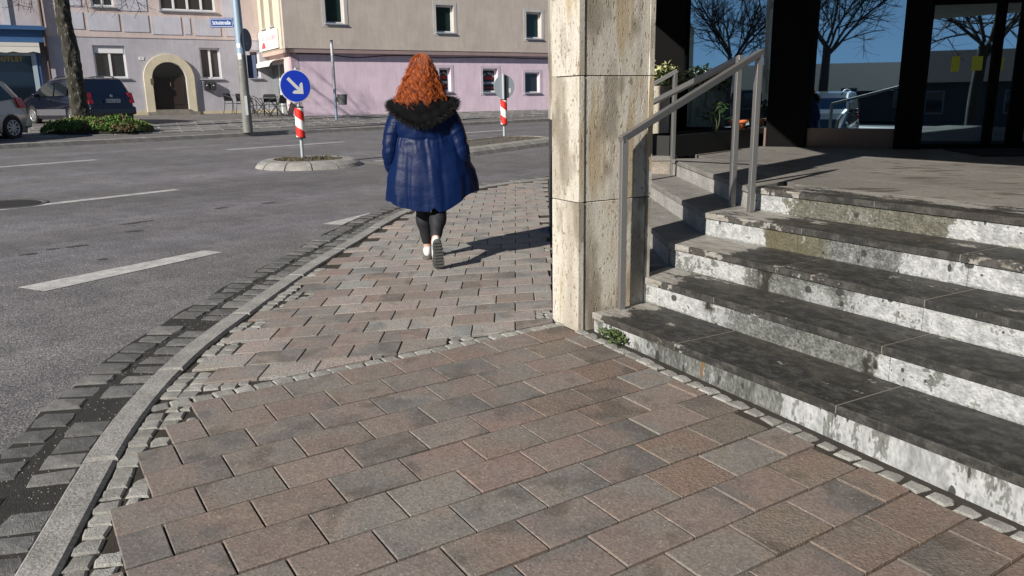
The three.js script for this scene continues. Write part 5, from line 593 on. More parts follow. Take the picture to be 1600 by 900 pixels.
{ // cafe chairs and tables on the pavement by the shop
  const iron = std([0.045, 0.048, 0.05], 0.5, { metalness: 0.5 }), r = 0.014;
  const chair = (() => { const o = thing('cafe_chair', 'dark metal cafe chair standing alone beside the lamp post', 'chair', V(0, 0, 0), 0, 'cafe chairs outside the corner shop'); for (const k of [-1, 1]) { mk('leg', tube([V(k * 0.26, 0, 0.26), V(k * 0.25, 0.44, 0.24), V(k * 0.25, 0.66, 0.2), V(k * 0.25, 0.72, 0.02), V(k * 0.24, 0.80, -0.2)], r, 18, 6), iron, o); mk('leg', tube([V(k * 0.26, 0, -0.3), V(k * 0.24, 0.44, -0.2), V(k * 0.22, 0.84, -0.28)], r, 12, 6), iron, o); } mk('seat', rbox(0.48, 0.025, 0.46, 0.01, 0, 0.44, 0.02), iron, o); const bk = new THREE.BoxGeometry(0.44, 0.32, 0.02); bk.rotateX(-0.18); bk.translate(0, 0.70, -0.255); mk('backrest', bk, iron, o); return o; })();
  const set = (o, x, y, turn) => { const p = P(x, y, 0.17); o.position.copy(V(p.x, gy(p.x, p.z) + farH(p.x, p.z), p.z)); o.rotation.y = turn; return o; }; set(chair, 365, 179.5, 1.2);
  const tb = (() => { const o = thing('cafe_table', 'square metal cafe table between chairs at the shop corner', 'table', V(0, 0, 0), 0, 'cafe tables outside the corner shop'); mk('table_top', rbox(0.72, 0.03, 0.72, 0.01, 0, 0.72, 0), std([0.40, 0.40, 0.38], 0.5, { metalness: 0.4 }), o); for (const k of [-1, 1]) { mk('leg', tube([V(k * 0.3, 0, 0.3), V(-k * 0.25, 0.70, 0.28)], 0.016, 6, 6), iron, o); mk('leg', tube([V(k * 0.3, 0, -0.3), V(-k * 0.25, 0.70, -0.28)], 0.016, 6, 6), iron, o); } return o; })(); set(tb, 412, 182, 0.5);
  const lab = ['dark metal cafe chair with its back to the shop door', 'dark metal cafe chair tucked between lamp post and table', 'dark metal cafe chair pushed against the shop corner', 'dark metal cafe chair facing the road by the table'];
  [[384, 180, 0.9], [399, 182, 2.4], [436, 183, -1.9], [424, 181, 3.4]].forEach(([x, y, t], i) => { const c = dup(chair, V(0, 0, 0), 0, lab[i]); set(c, x, y, t); });
  const t2 = dup(tb, V(0, 0, 0), 0, 'square metal cafe table close to the pink shop corner'); set(t2, 432, 181.5, 0.2);
}
// ---------------------------------------------------------------- parked cars
function wheel(parent, x, z, r, side) { const w = new THREE.Group(); w.name = 'wheel'; w.position.set(x, r, z); w.rotation.y = side < 0 ? PI : 0; parent.add(w); const t = new THREE.LatheGeometry([[r * 0.62, -0.09], [r * 0.9, -0.1], [r, -0.07], [r, 0.07], [r * 0.9, 0.1], [r * 0.64, 0.09]].map(p => new THREE.Vector2(p[0], p[1])), 32); t.rotateX(PI / 2); mk('tyre', t, M.rubber, w); const rimM = std([0.42, 0.42, 0.43], 0.4, { metalness: 0.7 }); const parts = [new THREE.CylinderGeometry(r * 0.64, r * 0.64, 0.02, 28).rotateX(PI / 2).translate(0, 0, 0.03)]; mk('rim', new THREE.TorusGeometry(r * 0.62, 0.02, 6, 28).translate(0, 0, 0.075), rimM, w); mk('hub', new THREE.CylinderGeometry(0.06, 0.06, 0.07, 14).rotateX(PI / 2).translate(0, 0, 0.055), rimM, w); mk('brake', parts[0], std([0.05, 0.05, 0.05], 0.6), w); for (let i = 0; i < 9; i++) { const g = new THREE.BoxGeometry(0.045, r * 0.56, 0.03); g.translate(0, r * 0.34, 0.07); g.rotateZ(i / 9 * 2 * PI); mk('spoke', g, rimM, w); } return w; }
function car(label, paint, lower, pos, turn, spec) { // x: forwards, z: to the car's own right
  const o = thing('parked_car', label, 'car', pos, turn, 'cars parked beyond the far kerb'); const { prof, belt, hw, wb, r, arches } = spec;
  const sh = new THREE.Shape(); prof.forEach(([x, y], i) => i ? sh.lineTo(x, y) : sh.moveTo(x, y)); // bottom edge with wheel arches
  const [xr, xf] = arches; const R = r + 0.05, yb = 0.22; const ang = Math.asin((yb - r) / R); sh.lineTo(prof[prof.length - 1][0], yb); sh.lineTo(xf + Math.cos(ang) * R, yb); sh.absarc(xf, r, R, ang, PI - ang, false); sh.lineTo(xr + Math.cos(ang) * R, yb); sh.absarc(xr, r, R, ang, PI - ang, false); sh.lineTo(prof[0][0], yb);
  const g = new THREE.ExtrudeGeometry(sh, { depth: 2 * hw - 0.16, bevelEnabled: true, bevelSize: 0.06, bevelThickness: 0.08, bevelSegments: 4, curveSegments: 10 }); g.translate(0, 0, -(hw - 0.08)); const p = g.attributes.position, tap = (y) => 1 - Math.max(0, y - belt) * 0.30, xm = (prof[0][0] + prof[prof.length - 1][0]) / 2, hl = Math.abs(prof[prof.length - 1][0] - prof[0][0]) / 2;
  const plan = x => { const t = Math.abs(x - xm) / hl; return 1 - 0.13 * Math.pow(t, 5); }, side = y => 1 - 0.05 * Math.pow(clamp((belt - 0.28 - y) / 0.5, 0, 1), 2); for (let i = 0; i < p.count; i++) p.setZ(i, p.getZ(i) * tap(p.getY(i)) * plan(p.getX(i)) * side(p.getY(i))); g.computeVertexNormals(); mk('body', g, paint, o);
  const glassC = phys([0.010, 0.013, 0.015], 0.04, { ior: 1.7 }); const zAt = (x, y) => hw * tap(y) * plan(x);
  for (const k of [-1, 1]) { for (const w of spec.sideWin) { const n = w.length, pos = []; for (let i = 1; i < n - 1; i++) { const t = [w[0], w[i], w[i + 1]]; if (k > 0) t.reverse(); for (const [x, y] of t) pos.push(x, y, k * (zAt(x, y) + 0.006)); } const wg = new THREE.BufferGeometry(); wg.setAttribute('position', new THREE.Float32BufferAttribute(pos, 3)); wg.computeVertexNormals(); mk('side_window', wg, glassC, o); }
    for (const [x0, x1, y] of spec.handles) mk('door_handle', rbox(x1 - x0, 0.03, 0.03, 0.01, (x0 + x1) / 2, y, k * (zAt(x0, y) + 0.012)), paint, o); for (const x of spec.seams) mk('door_seam', bx(x - 0.004, x + 0.004, 0.3, belt, k * zAt(x, 0.6) - 0.002, k * zAt(x, 0.6) + 0.003), M.black, o);
    wheel(o, xr, k * (hw - 0.10), r, k); wheel(o, xf, k * (hw - 0.10), r, k); if (spec.rub) mk('side_strip', bx(xr + R, xf - R, 0.30, 0.50, k * hw * 0.995 - 0.01, k * hw * 0.995 + 0.012), lower, o);
    const m = mk('mirror', rbox(0.16, 0.13, 0.2, 0.04, spec.mir[0], spec.mir[1], k * (zAt(...spec.mir) + 0.11)), paint, o); if (spec.rails) mk('roof_rail', tube([V(-1.7, prof[spec.rails][1] - 0.02, k * 0.52), V(-1.55, 1.50, k * 0.53), V(0.0, 1.53, k * 0.53), V(0.2, 1.47, k * 0.52)], 0.018, 20, 6), M.black, o);
    mk('tail_light', (() => { const t = spec.tail, g = new THREE.BoxGeometry(0.2, t[3] - t[2], 0.16, 1, 1, 1); g.translate(t[0], (t[2] + t[3]) / 2, k * (hw * plan(t[0]) * tap((t[2] + t[3]) / 2) - 0.055)); const q = g.attributes.position; for (let i = 0; i < q.count; i++) q.setX(i, q.getX(i) + (q.getY(i) - t[2]) * t[4]); g.computeVertexNormals(); return g; })(), phys([0.42, 0.012, 0.010], 0.15, { clearcoat: 1 }), o); }
  const rw = spec.rearWin, q = (x, y, z) => [x, y, z * tap(y)]; const rp = [q(rw[0][0] - 0.012, rw[0][1], -0.62), q(rw[0][0] - 0.012, rw[0][1], 0.62), q(rw[1][0] - 0.012, rw[1][1], 0.64), q(rw[1][0] - 0.012, rw[1][1], -0.64)]; const rg = new THREE.BufferGeometry(); rg.setAttribute('position', new THREE.Float32BufferAttribute([0, 2, 1, 0, 3, 2].flatMap(i => rp[i]), 3)); rg.computeVertexNormals(); mk('rear_window', rg, glassC, o);
  mk('bumper', rbox(0.22, 0.26, 2 * hw * 0.92, 0.06, prof[0][0] - 0.03, 0.42, 0), spec.bump || paint, o);
  if (spec.plate) { const t = canvasTex(512, 112, (c, w, h) => { c.fillStyle = '#c9cbd0'; c.fillRect(0, 0, w, h); c.fillStyle = '#1d3f9b'; c.fillRect(0, 0, 46, h); c.fillStyle = '#16181c'; c.font = 'bold 88px sans-serif'; c.textAlign = 'center'; c.fillText(spec.plate, w / 2 + 20, 88, 430); }); const pg = new THREE.PlaneGeometry(0.52, 0.115); pg.rotateY(-PI / 2); pg.translate(spec.platePos[0], spec.platePos[1], 0); const pm = mk('number_plate', pg, std([1, 1, 1], 0.5, { map: t }), o); mk('badge', new THREE.CylinderGeometry(0.045, 0.045, 0.012, 16).rotateZ(PI / 2).translate(spec.platePos[0] - 0.012 + spec.badge[0], spec.badge[1], 0), M.galv, o); }
  mk('underside', bx(prof[0][0] + 0.2, prof[prof.length - 1][0] - 0.2, 0.18, 0.30, -hw * 0.8, hw * 0.8), M.black, o);
  return o;
}
{
  const dark = phys([0.003, 0.004, 0.011], 0.25, { clearcoat: 1, clearcoatRoughness: 0.05 }), silver = phys([0.40, 0.37, 0.34], 0.35, { metalness: 0.55, clearcoat: 1, clearcoatRoughness: 0.05 });
  const est = { prof: [[-2.15, 0.24], [-2.18, 0.55], [-2.12, 0.80], [-2.05, 0.93], [-1.72, 1.38], [-1.55, 1.425], [-0.6, 1.45], [0.15, 1.40], [0.55, 1.26], [1.10, 0.95], [1.75, 0.84], [2.10, 0.70], [2.18, 0.5], [2.15, 0.24]], belt: 0.90, hw: 0.85, r: 0.30, arches: [-1.25, 1.32], sideWin: [[[-1.92, 0.95], [-1.18, 0.93], [-1.12, 1.33], [-1.62, 1.33]], [[-1.10, 0.93], [-0.30, 0.92], [-0.30, 1.36], [-1.04, 1.34]], [[-0.22, 0.92], [0.86, 0.92], [0.42, 1.22], [0.10, 1.33], [-0.22, 1.36]]], handles: [[-0.95, -0.78, 0.80], [0.0, 0.17, 0.80]], seams: [-1.12, -0.26, 0.85], mir: [0.72, 0.95], rails: 5, tail: [-2.13, 0, 0.66, 1.0, 0.36], rearWin: [[-2.045, 0.95], [-1.735, 1.365]], plate: 'DON K 3341', platePos: [-2.262, 0.74], badge: [0.05, 0.89], rub: true };
  const lowM = phys([0.10, 0.10, 0.11], 0.4, { clearcoat: 0.6 }); const a = P(200, 190, 0.30), b = V(0, 0, 0);
  const az = 146 * D2R, rearMid = P(176, 189, 0.30), pos = V(rearMid.x + Math.cos(az) * 2.1, 0, rearMid.z - Math.sin(az) * 2.1); pos.y = gy(pos.x, pos.z) + farH(pos.x, pos.z); const estate = car('dark blue estate car with roof rails parked behind the low hedge', dark, lowM, pos, az, est); const mp = V(-8.4, 0, 0.4); mp.y = gy(mp.x, mp.z) + ROAD; dup(estate, mp, 132 * D2R, 'dark blue estate car on the near lane, mirrored in the entrance window');
  const hat = { prof: [[-2.0, 0.26], [-2.04, 0.6], [-1.98, 0.90], [-1.86, 1.02], [-1.5, 1.42], [-1.2, 1.50], [-0.3, 1.53], [0.4, 1.46], [0.8, 1.28], [1.25, 1.0], [1.75, 0.86], [2.0, 0.7], [2.05, 0.5], [2.0, 0.26]], belt: 0.94, hw: 0.87, r: 0.31, arches: [-1.42, 1.25], sideWin: [[[-1.62, 1.05], [-0.95, 0.97], [-0.9, 1.40], [-1.3, 1.40]], [[-0.85, 0.97], [-0.1, 0.96], [-0.1, 1.44], [-0.8, 1.42]], [[-0.02, 0.96], [1.0, 0.96], [0.6, 1.28], [0.3, 1.40], [-0.02, 1.44]]], handles: [[-0.8, -0.62, 0.86], [0.15, 0.32, 0.86]], seams: [-0.92, -0.06, 1.0], mir: [0.85, 1.0], tail: [-1.9, 0, 0.82, 1.08, 0.5], rearWin: [[-1.86, 1.05], [-1.52, 1.40]] };
  const w = P(20, 217, 0.08), az2 = 258 * D2R, s = V(Math.cos(az2), 0, -Math.sin(az2)), rt = V(Math.sin(az2), 0, Math.cos(az2)); const c2 = w.clone().addScaledVector(s, 1.42).addScaledVector(rt, 0.77); c2.y = gy(c2.x, c2.z) + farH(c2.x, c2.z); car('silver grey hatchback parked closest to the far kerb', silver, silver, c2, az2, hat);
}
// ---------------------------------------------------------------- trees and hedge
const barkT = tex(512, 1024, (u, v) => { const a = fbm(u * 12, v * 9, 0, 4, 701), b = fbm(u * 40, v * 26, 0, 3, 711), l = fbm(u * 6, v * 5, 0, 4, 721); let c = mix3([0.19, 0.18, 0.155], [0.36, 0.34, 0.30], a * 0.6 + b * 0.4); c = mix3(c, [0.20, 0.235, 0.135], 0.6 * sst(0.5, 0.65, l)); if (b > 0.66) c = mix3(c, [0.60, 0.60, 0.55], sst(0.66, 0.75, b)); return c; });
const barkB = tex(512, 1024, (u, v) => fbm(u * 14, v * 8, 0, 4, 701), false);
const bark = std([0.5, 0.5, 0.5], 0.95, { map: rep(barkT, 1, 1), bumpMap: rep(barkB, 1, 1), bumpScale: 0.05 });
function limb(pts, r0, r1, seg, rad, knob = 0) { const c = new THREE.CatmullRomCurve3(pts), g = new THREE.TubeGeometry(c, seg, 1, rad), p = g.attributes.position; for (let i = 0; i <= seg; i++) { const o = c.getPointAt(i / seg), r = mix(r0, r1, i / seg); for (let j = 0; j <= rad; j++) { const k = i * (rad + 1) + j, jj = j % rad, q = r * (1 + knob * (fbm(i * 0.55, jj * 0.9, 0, 3, 801) - 0.5)); p.setXYZ(k, o.x + (p.getX(k) - o.x) * q, o.y + (p.getY(k) - o.y) * q, o.z + (p.getZ(k) - o.z) * q); } } g.computeVertexNormals(); const uv = g.attributes.uv; for (let i = 0; i < uv.count; i++) uv.setXY(i, uv.getY(i), uv.getX(i) * c.getLength() * 0.6); return g; }
function twigs(R, p, d, len, r, depth, out, droop = 0) { const q = []; let c = p.clone(), v = d.clone(); const n = depth > 1 ? 5 : 3; q.push(c.clone()); for (let i = 0; i < n; i++) { v.add(V(R() - 0.5, R() - 0.5 - droop, R() - 0.5).multiplyScalar(0.35)).normalize(); c = c.clone().addScaledVector(v, len / n); q.push(c.clone()); } out.push(limb(q, r, r * 0.55, n, depth > 2 ? 7 : depth > 0 ? 4 : 3)); if (depth > 0) { const m = depth > 2 ? 5 : depth > 1 ? 6 : 5; for (let i = 0; i < m; i++) { const t = mix(0.3, 1, (i + R() * 0.6) / m), o = q[Math.min(n, Math.floor(t * n))], ax = V(R() - 0.5, R() - 0.3, R() - 0.5).normalize(); twigs(R, o, v.clone().addScaledVector(ax, 1.15).normalize(), len * mix(0.5, 0.72, R()), r * 0.5, depth - 1, out, droop); } } }
{ // the street tree in its bed by the parked cars
  const base = P(134, 206, 0.08), at = (x, y) => onPlane(x, y, base, V(0, 0, 1)).sub(base), o = thing('street_tree', 'bare street tree with knotty mossy trunk beside the parked estate car', 'tree', base); const pts = [V(0, -0.1, 0), at(126, 175), at(121, 150), at(115, 110), at(109, 70), at(100, 35), at(96, 0)]; const last = pts[pts.length - 1]; pts.push(last.clone().add(V(-0.2, 1.0, 0.1)), last.clone().add(V(-0.3, 2.2, 0)));
  mk('trunk', limb(pts, 0.255, 0.16, 60, 20, 0.42), bark, o); const R = rng(5), out = []; const tp = pts[pts.length - 1];
  for (let i = 0; i < 4; i++) { const a = i / 4 * 6.28 + R(); twigs(R, tp.clone().add(V(0, -0.6 + i * 0.1, 0)), V(Math.cos(a), 0.45, Math.sin(a)).normalize(), 2.0, 0.045, 3, out, 0.0); }
  for (const [x, y, dx, dy] of [[45, -25, -0.1, -1], [70, -30, 0.3, -1], [30, -30, -0.4, -1], [150, -30, 0.4, -1], [185, -30, 0.2, -1], [130, -25, -0.2, -1], [200, -22, 0.6, -0.8], [210, -40, 0.9, -0.6]]) { const s = at(x, y); twigs(R, s, V(dx, dy, (R() - 0.5) * 0.5).normalize(), 0.85, 0.014, 2, out, 0.05); out.push(limb([tp.clone(), tp.clone().lerp(s, 0.5).add(V(0, 0.5, 0)), s], 0.03, 0.012, 8, 5)); }
  const cr = mk('crown', merge(out), std([0.05, 0.042, 0.036], 0.95), o);
  const h = thing('hedge', 'low evergreen hedge bed with reddish tips round the tree foot', 'hedge', V(base.x, base.y, base.z)); const l = P(72, 209, 0.08), r = P(236, 207, 0.08), mid = l.clone().add(r).multiplyScalar(0.5); const d = r.clone().sub(l), hw = d.length() / 2, an = Math.atan2(-d.z, d.x); h.position.copy(mid); h.position.y = gy(mid.x, mid.z) + farH(mid.x, mid.z); h.rotation.y = an; const hw2 = hw;
  const parts = [[], [], []], Rr = rng(9); for (let i = 0; i < 9000; i++) { const u = Rr() * 2 - 1, v = Rr() * 2 - 1, e = 1 - u * u * u * u - v * v * 0.7; if (e < 0.02) continue; const top = 0.40 * Math.pow(e, 0.55) * (0.8 + 0.5 * vn(u * 6, v * 4, 0, 91)), y = top * (0.25 + 0.75 * Math.sqrt(Rr())), p = V(u * hw2, y, v * 0.95), t = V(Rr() - 0.5, Rr() - 0.1, Rr() - 0.5).normalize(), s = t.clone().cross(V(Rr() - 0.5, Rr(), Rr() - 0.5)).normalize(), ln = 0.05 + 0.06 * Rr(), g = [p, p.clone().addScaledVector(t, ln * 0.5).addScaledVector(s, ln * 0.28), p.clone().addScaledVector(t, ln), p.clone().addScaledVector(t, ln * 0.5).addScaledVector(s, -ln * 0.28)], k = vn(u * 5 + 3, v * 3, 0, 95) + (y / top - 0.7) * 0.5 > 0.70 ? 1 : Rr() < 0.10 ? 2 : 0; for (const q of [g[0], g[1], g[2], g[0], g[2], g[3]]) parts[k].push(q.x, q.y, q.z); }
  const hm = [[0.085, 0.165, 0.026], [0.11, 0.08, 0.038], [0.22, 0.26, 0.09]]; ['foliage', 'reddish_tips', 'pale_leaves'].forEach((n, k) => { const g = new THREE.BufferGeometry(); g.setAttribute('position', new THREE.Float32BufferAttribute(parts[k], 3)); g.computeVertexNormals(); mk(n, g, std(hm[k], 0.7, { side: THREE.DoubleSide }), h); }); const mound = new THREE.SphereGeometry(1, 32, 12, 0, 6.3, 0, PI / 2); mound.scale(hw2 * 0.97, 0.2, 0.92); mk('soil', mUV(mound), stoneM([0.05, 0.04, 0.025]), h);
}
// ---------------------------------------------------------------- the woman walking away
{
  const B = V(-0.64, 0, -6.42); B.y = gy(B.x, B.z) + 0.002; const o = thing('person', 'person with curly copper hair in a navy parka walking away on the pavement', 'person', B), cx = -0.045, skinM = std([0.50, 0.30, 0.23], 0.6);
  const J = { hipL: [cx - 0.085, 0.84, 0], hipR: [cx + 0.085, 0.84, 0], kneeL: [-0.095, 0.47, -0.07], ankL: [-0.07, 0.085, -0.13], kneeR: [0.055, 0.46, 0.045], ankR: [0.038, 0.215, 0.30], toeR: [0.075, 0.03, 0.30], toeL: [-0.085, 0.03, -0.30], neck: [cx, 1.36, 0.0], head: [cx, 1.50, -0.03], shL: [cx - 0.165, 1.24, 0], shR: [cx + 0.165, 1.24, 0], elL: [-0.31, 0.97, 0.06], wrL: [-0.29, 0.78, -0.06], elR: [0.235, 0.97, 0.06], wrR: [0.235, 0.78, -0.06] };
  const body = (x, y, z) => { let d = capD(x, y, z, [cx, 0.88, 0], [cx, 1.18, 0], 0.13, 0.14); d = smin(d, capD(x, y, z, J.shL, J.shR, 0.06, 0.06), 0.06); d = smin(d, capD(x, y, z, [cx, 1.24, 0], J.neck, 0.055, 0.05), 0.04); d = smin(d, ellD(x, y, z, J.head, [0.078, 0.112, 0.095]), 0.03); d = smin(d, capD(x, y, z, [cx, 1.49, -0.12], [cx, 1.475, -0.135], 0.012, 0.012), 0.015);
    for (const [h, k, a] of [['hipL', 'kneeL', 'ankL'], ['hipR', 'kneeR', 'ankR']]) { d = smin(d, capD(x, y, z, J[h], J[k], 0.078, 0.052), 0.05); d = smin(d, capD(x, y, z, J[k], J[a], 0.05, 0.033), 0.02); } d = smin(d, capD(x, y, z, J.ankL, [J.toeL[0], 0.04, J.toeL[2] + 0.03], 0.03, 0.022), 0.02); d = smin(d, capD(x, y, z, J.ankR, [0.048, 0.15, 0.30], 0.03, 0.024), 0.02);
    for (const [s, e, w] of [['shL', 'elL', 'wrL'], ['shR', 'elR', 'wrR']]) { d = smin(d, capD(x, y, z, J[s], J[e], 0.045, 0.036), 0.03); d = smin(d, capD(x, y, z, J[e], J[w], 0.036, 0.026), 0.015); d = smin(d, capD(x, y, z, J[w], [J[w][0] * 0.96, J[w][1] - 0.08, J[w][2] - 0.03], 0.026, 0.02), 0.02); } return d; };
  mk('body', skin(body, [-0.42, -0.02, -0.40], [0.36, 1.66, 0.42], 0.0135), skinM, o);
  // leggings
  const leg = (x, y, z) => { let d = 1; for (const [h, k, a] of [['hipL', 'kneeL', 'ankL'], ['hipR', 'kneeR', 'ankR']]) { const an = J[a], kn = J[k], t = 0.80, e = [mix(kn[0], an[0], t), mix(kn[1], an[1], t), mix(kn[2], an[2], t)], mid = [mix(kn[0], an[0], 0.35), mix(kn[1], an[1], 0.35), mix(kn[2], an[2], 0.35) + 0.012]; let q = smin(capD(x, y, z, J[h], kn, 0.098, 0.062), capD(x, y, z, kn, mid, 0.060, 0.064), 0.03); q = smin(q, capD(x, y, z, mid, e, 0.064, 0.045), 0.03); d = Math.min(d, q); } return d + 0.0015 * Math.sin(y * 90 + x * 60) ; };
  mk('leggings', skin(leg, [-0.30, 0.08, -0.30], [0.22, 0.96, 0.40], 0.011), std([0.008, 0.008, 0.012], 0.75), o);
  // shoes: sole, upper, heel tab
  const shoe = (pos, rx, ry, rz) => { const g = new THREE.Group(); g.name = 'shoe'; g.position.set(...pos); g.rotation.set(rx, ry, rz, 'YXZ'); o.add(g); const s = new THREE.Shape(); s.moveTo(0, 0.125); s.bezierCurveTo(0.034, 0.125, 0.038, 0.07, 0.033, 0.01); s.bezierCurveTo(0.034, -0.05, 0.05, -0.07, 0.043, -0.115); s.bezierCurveTo(0.034, -0.15, -0.026, -0.155, -0.040, -0.12); s.bezierCurveTo(-0.05, -0.07, -0.035, -0.04, -0.033, 0.01); s.bezierCurveTo(-0.038, 0.07, -0.034, 0.125, 0, 0.125);
    const sg = new THREE.ExtrudeGeometry(s, { depth: 0.020, bevelEnabled: true, bevelSize: 0.004, bevelThickness: 0.004, bevelSegments: 2, curveSegments: 14 }); sg.rotateX(PI / 2); sg.translate(0, 0.026, 0); const so = mk('sole', mUV(sg), std([0.13, 0.13, 0.125], 0.85, { bumpMap: rep(gritB, 6), bumpScale: 0.01 }), g); const gr = []; for (let i = 0; i < 9; i++) gr.push(box(0.058, 0.005, 0.006, 0, -0.001, -0.125 + i * 0.029)); mk('tread_bar', merge(gr), std([0.05, 0.05, 0.05], 0.9), so).userData.kind = 'stuff';
    mk('upper', skin((x, y, z) => { let d = smin(ellD(x, y, z, [0, 0.045, -0.07], [0.042, 0.036, 0.082]), ellD(x, y, z, [0, 0.065, 0.055], [0.036, 0.058, 0.068]), 0.03); d = smin(d, ellD(x, y, z, [0, 0.06, -0.01], [0.037, 0.045, 0.08]), 0.03); return Math.max(d, 0.022 - y, y - 0.105); }, [-0.06, 0, -0.17], [0.06, 0.13, 0.14], 0.006), std([0.66, 0.66, 0.66], 0.6), g); return g; };
  shoe([0.058, 0.128, 0.352], -66 * D2R, 0.04, 0.12); shoe([-0.075, 0.002, -0.185], 0, 0.08, 0);
  // parka
  const fabB = tex(512, 512, (u, v) => 0.6 * fbm(u * 9, v * 14, 0, 4, 901) + 0.3 * fbm(u * 30, v * 30, 0, 3, 911) + 0.1 * vn(u * 250, v * 250, 250, 921), false);
  const nylon = phys([0.0020, 0.0098, 0.050], 0.44, { bumpMap: rep(fabB, 2), bumpScale: 0.0025, specularIntensity: 0.3 });
  const rows = [[0.0, 0.366, 0.24, -0.012, 0.01], [0.10, 0.358, 0.234, -0.012, 0.012], [0.22, 0.345, 0.226, -0.016, 0.012], [0.36, 0.315, 0.208, -0.022, 0.012], [0.50, 0.282, 0.186, -0.030, 0.012], [0.60, 0.258, 0.170, -0.038, 0.010], [0.635, 0.250, 0.164, -0.04, 0.008], [0.70, 0.246, 0.164, -0.043, 0.012], [0.80, 0.236, 0.160, -0.045, 0.016], [0.88, 0.226, 0.145, -0.045, 0.014], [0.94, 0.19, 0.115, -0.045, 0.006], [1.0, 0.10, 0.085, -0.045, -0.005]];
  const prof = v => { let i = 0; while (i < rows.length - 2 && v > rows[i + 1][0]) i++; const t = sst(0, 1, (v - rows[i][0]) / (rows[i + 1][0] - rows[i][0])) * 0.35 + 0.65 * (v - rows[i][0]) / (rows[i + 1][0] - rows[i][0]); return rows[i].map((q, k) => mix(q, rows[i + 1][k], t)); };
  const coat = (inn) => { const NU = 180, NV = 110, pos = [], uv = [], idx = [];
    for (let j = 0; j <= NV; j++) for (let i = 0; i <= NU; i++) { const v = j / NV, th = mix(-PI * 0.5 + 0.16, 1.5 * PI - 0.16, i / NU); // opening at the front
      const [, a, b, x0, z0] = prof(v), c = Math.cos(th), s = Math.sin(th), low = sst(0.66, 0.0, v), wob = i / NU; // s > 0: back
      const hem = 0.485 + 0.075 * sst(0.2, 1, Math.abs(c)) * (c > 0 ? 1.25 : 0.5) - 0.03 * sst(0.3, 1, s) + 0.008 * Math.sin(th * 3 + 1) + (Math.abs(th - PI / 2 + 0.10) < 0.09 ? 0.035 * (1 - Math.abs(th - PI / 2 + 0.10) / 0.09) : 0), y = mix(hem, 1.33, v);
      const fold = low * (0.026 * Math.sin(th * 6 + 0.8 * Math.sin(v * 4 + th) + 0.6) + 0.016 * Math.sin(th * 13 + 2 + 1.6 * v)) + 0.018 * Math.sin(v * 34 + 3 * Math.sin(th * 3)) * sst(0.55, 0.62, v) * sst(0.75, 0.66, v) + 0.075 * (0.5 - Math.abs(fbm(th * 2.0 + 9, v * 1.6, 0, 3, 931) - 0.5) * 2.4) - 0.015 + 0.016 * sst(0.02, 0.0, Math.abs(v - 0.635)) * -1 + 0.007 * Math.sin(th * 34 + 2 * Math.sin(th * 5)) * sst(0.07, 0, Math.abs(v - 0.60)); const seam = -0.03 * Math.exp(-(((th - PI / 2 + 0.05) / 0.018) ** 2)) - 0.03 * low * Math.exp(-(((th - PI / 2 + 0.32 + 0.2 * v) / 0.06) ** 2)) - 0.035 * low * Math.exp(-(((th - PI / 2 - 0.42 - 0.1 * v) / 0.05) ** 2)); const flare = c > 0.2 && s < 0.25 ? low * 0.2 * (0.25 - s) : 0; const k = 1 + fold + seam + flare + (inn ? -0.03 : 0);
      pos.push(x0 + a * k * Math.sign(c) * Math.pow(Math.abs(c), 0.92), y, z0 + b * k * Math.sign(s) * Math.pow(Math.abs(s), 0.86)); uv.push(th * 0.25, y); }
    for (let j = 0; j < NV; j++) for (let i = 0; i < NU; i++) { const a = j * (NU + 1) + i; idx.push(a, a + NU + 1, a + 1, a + 1, a + NU + 1, a + NU + 2); } const g = new THREE.BufferGeometry(); g.setAttribute('position', new THREE.Float32BufferAttribute(pos, 3)); g.setAttribute('uv', new THREE.Float32BufferAttribute(uv, 2)); g.setIndex(idx); g.computeVertexNormals(); return g; };
  const pk = mk('parka', coat(false), nylon, o); nylon.side = THREE.DoubleSide; mk('lining', coat(true), std([0.006, 0.006, 0.01], 0.9, { side: THREE.DoubleSide }), pk);
  const sleeve = (pts, r) => { const c = new THREE.CatmullRomCurve3(pts), g = new THREE.TubeGeometry(c, 70, 1, 28), p = g.attributes.position; for (let i = 0; i <= 70; i++) { const t = i / 70, q = c.getPointAt(t); for (let j = 0; j <= 28; j++) { const k = i * 29 + j, a = (j % 28) / 28 * 2 * PI, w = mix(r[0], r[1], sst(0, 0.6, t)) * mix(1, r[2], sst(0.6, 1, t)) * (1 + 0.13 * (0.5 - Math.abs(fbm(t * 17 + 0.5 * Math.sin(a), 2.5 + 0.6 * Math.cos(a), 0, 2, 947) - 0.5) * 2.4) * sst(0.1, 0.3, t) + 0.10 * (fbm(t * 9, Math.cos(a) * 1.5 + 4, 0, 3, 941 + j * 0) - 0.5)); p.setXYZ(k, q.x + (p.getX(k) - q.x) * w, q.y + (p.getY(k) - q.y) * w, q.z + (p.getZ(k) - q.z) * w); } } g.computeVertexNormals(); return g; };
  mk('sleeve', sleeve([V(-0.19, 1.25, 0.0), V(-0.245, 1.17, 0.02), V(-0.300, 1.03, 0.055), V(-0.318, 0.92, 0.07), V(-0.315, 0.80, 0.03), V(-0.30, 0.755, 0.0)], [0.088, 0.066, 0.82]), nylon, pk); mk('sleeve', sleeve([V(0.10, 1.25, 0.0), V(0.155, 1.17, 0.02), V(0.222, 1.03, 0.055), V(0.252, 0.91, 0.07), V(0.262, 0.79, 0.03), V(0.262, 0.73, 0.0)], [0.088, 0.066, 0.82]), nylon, pk);
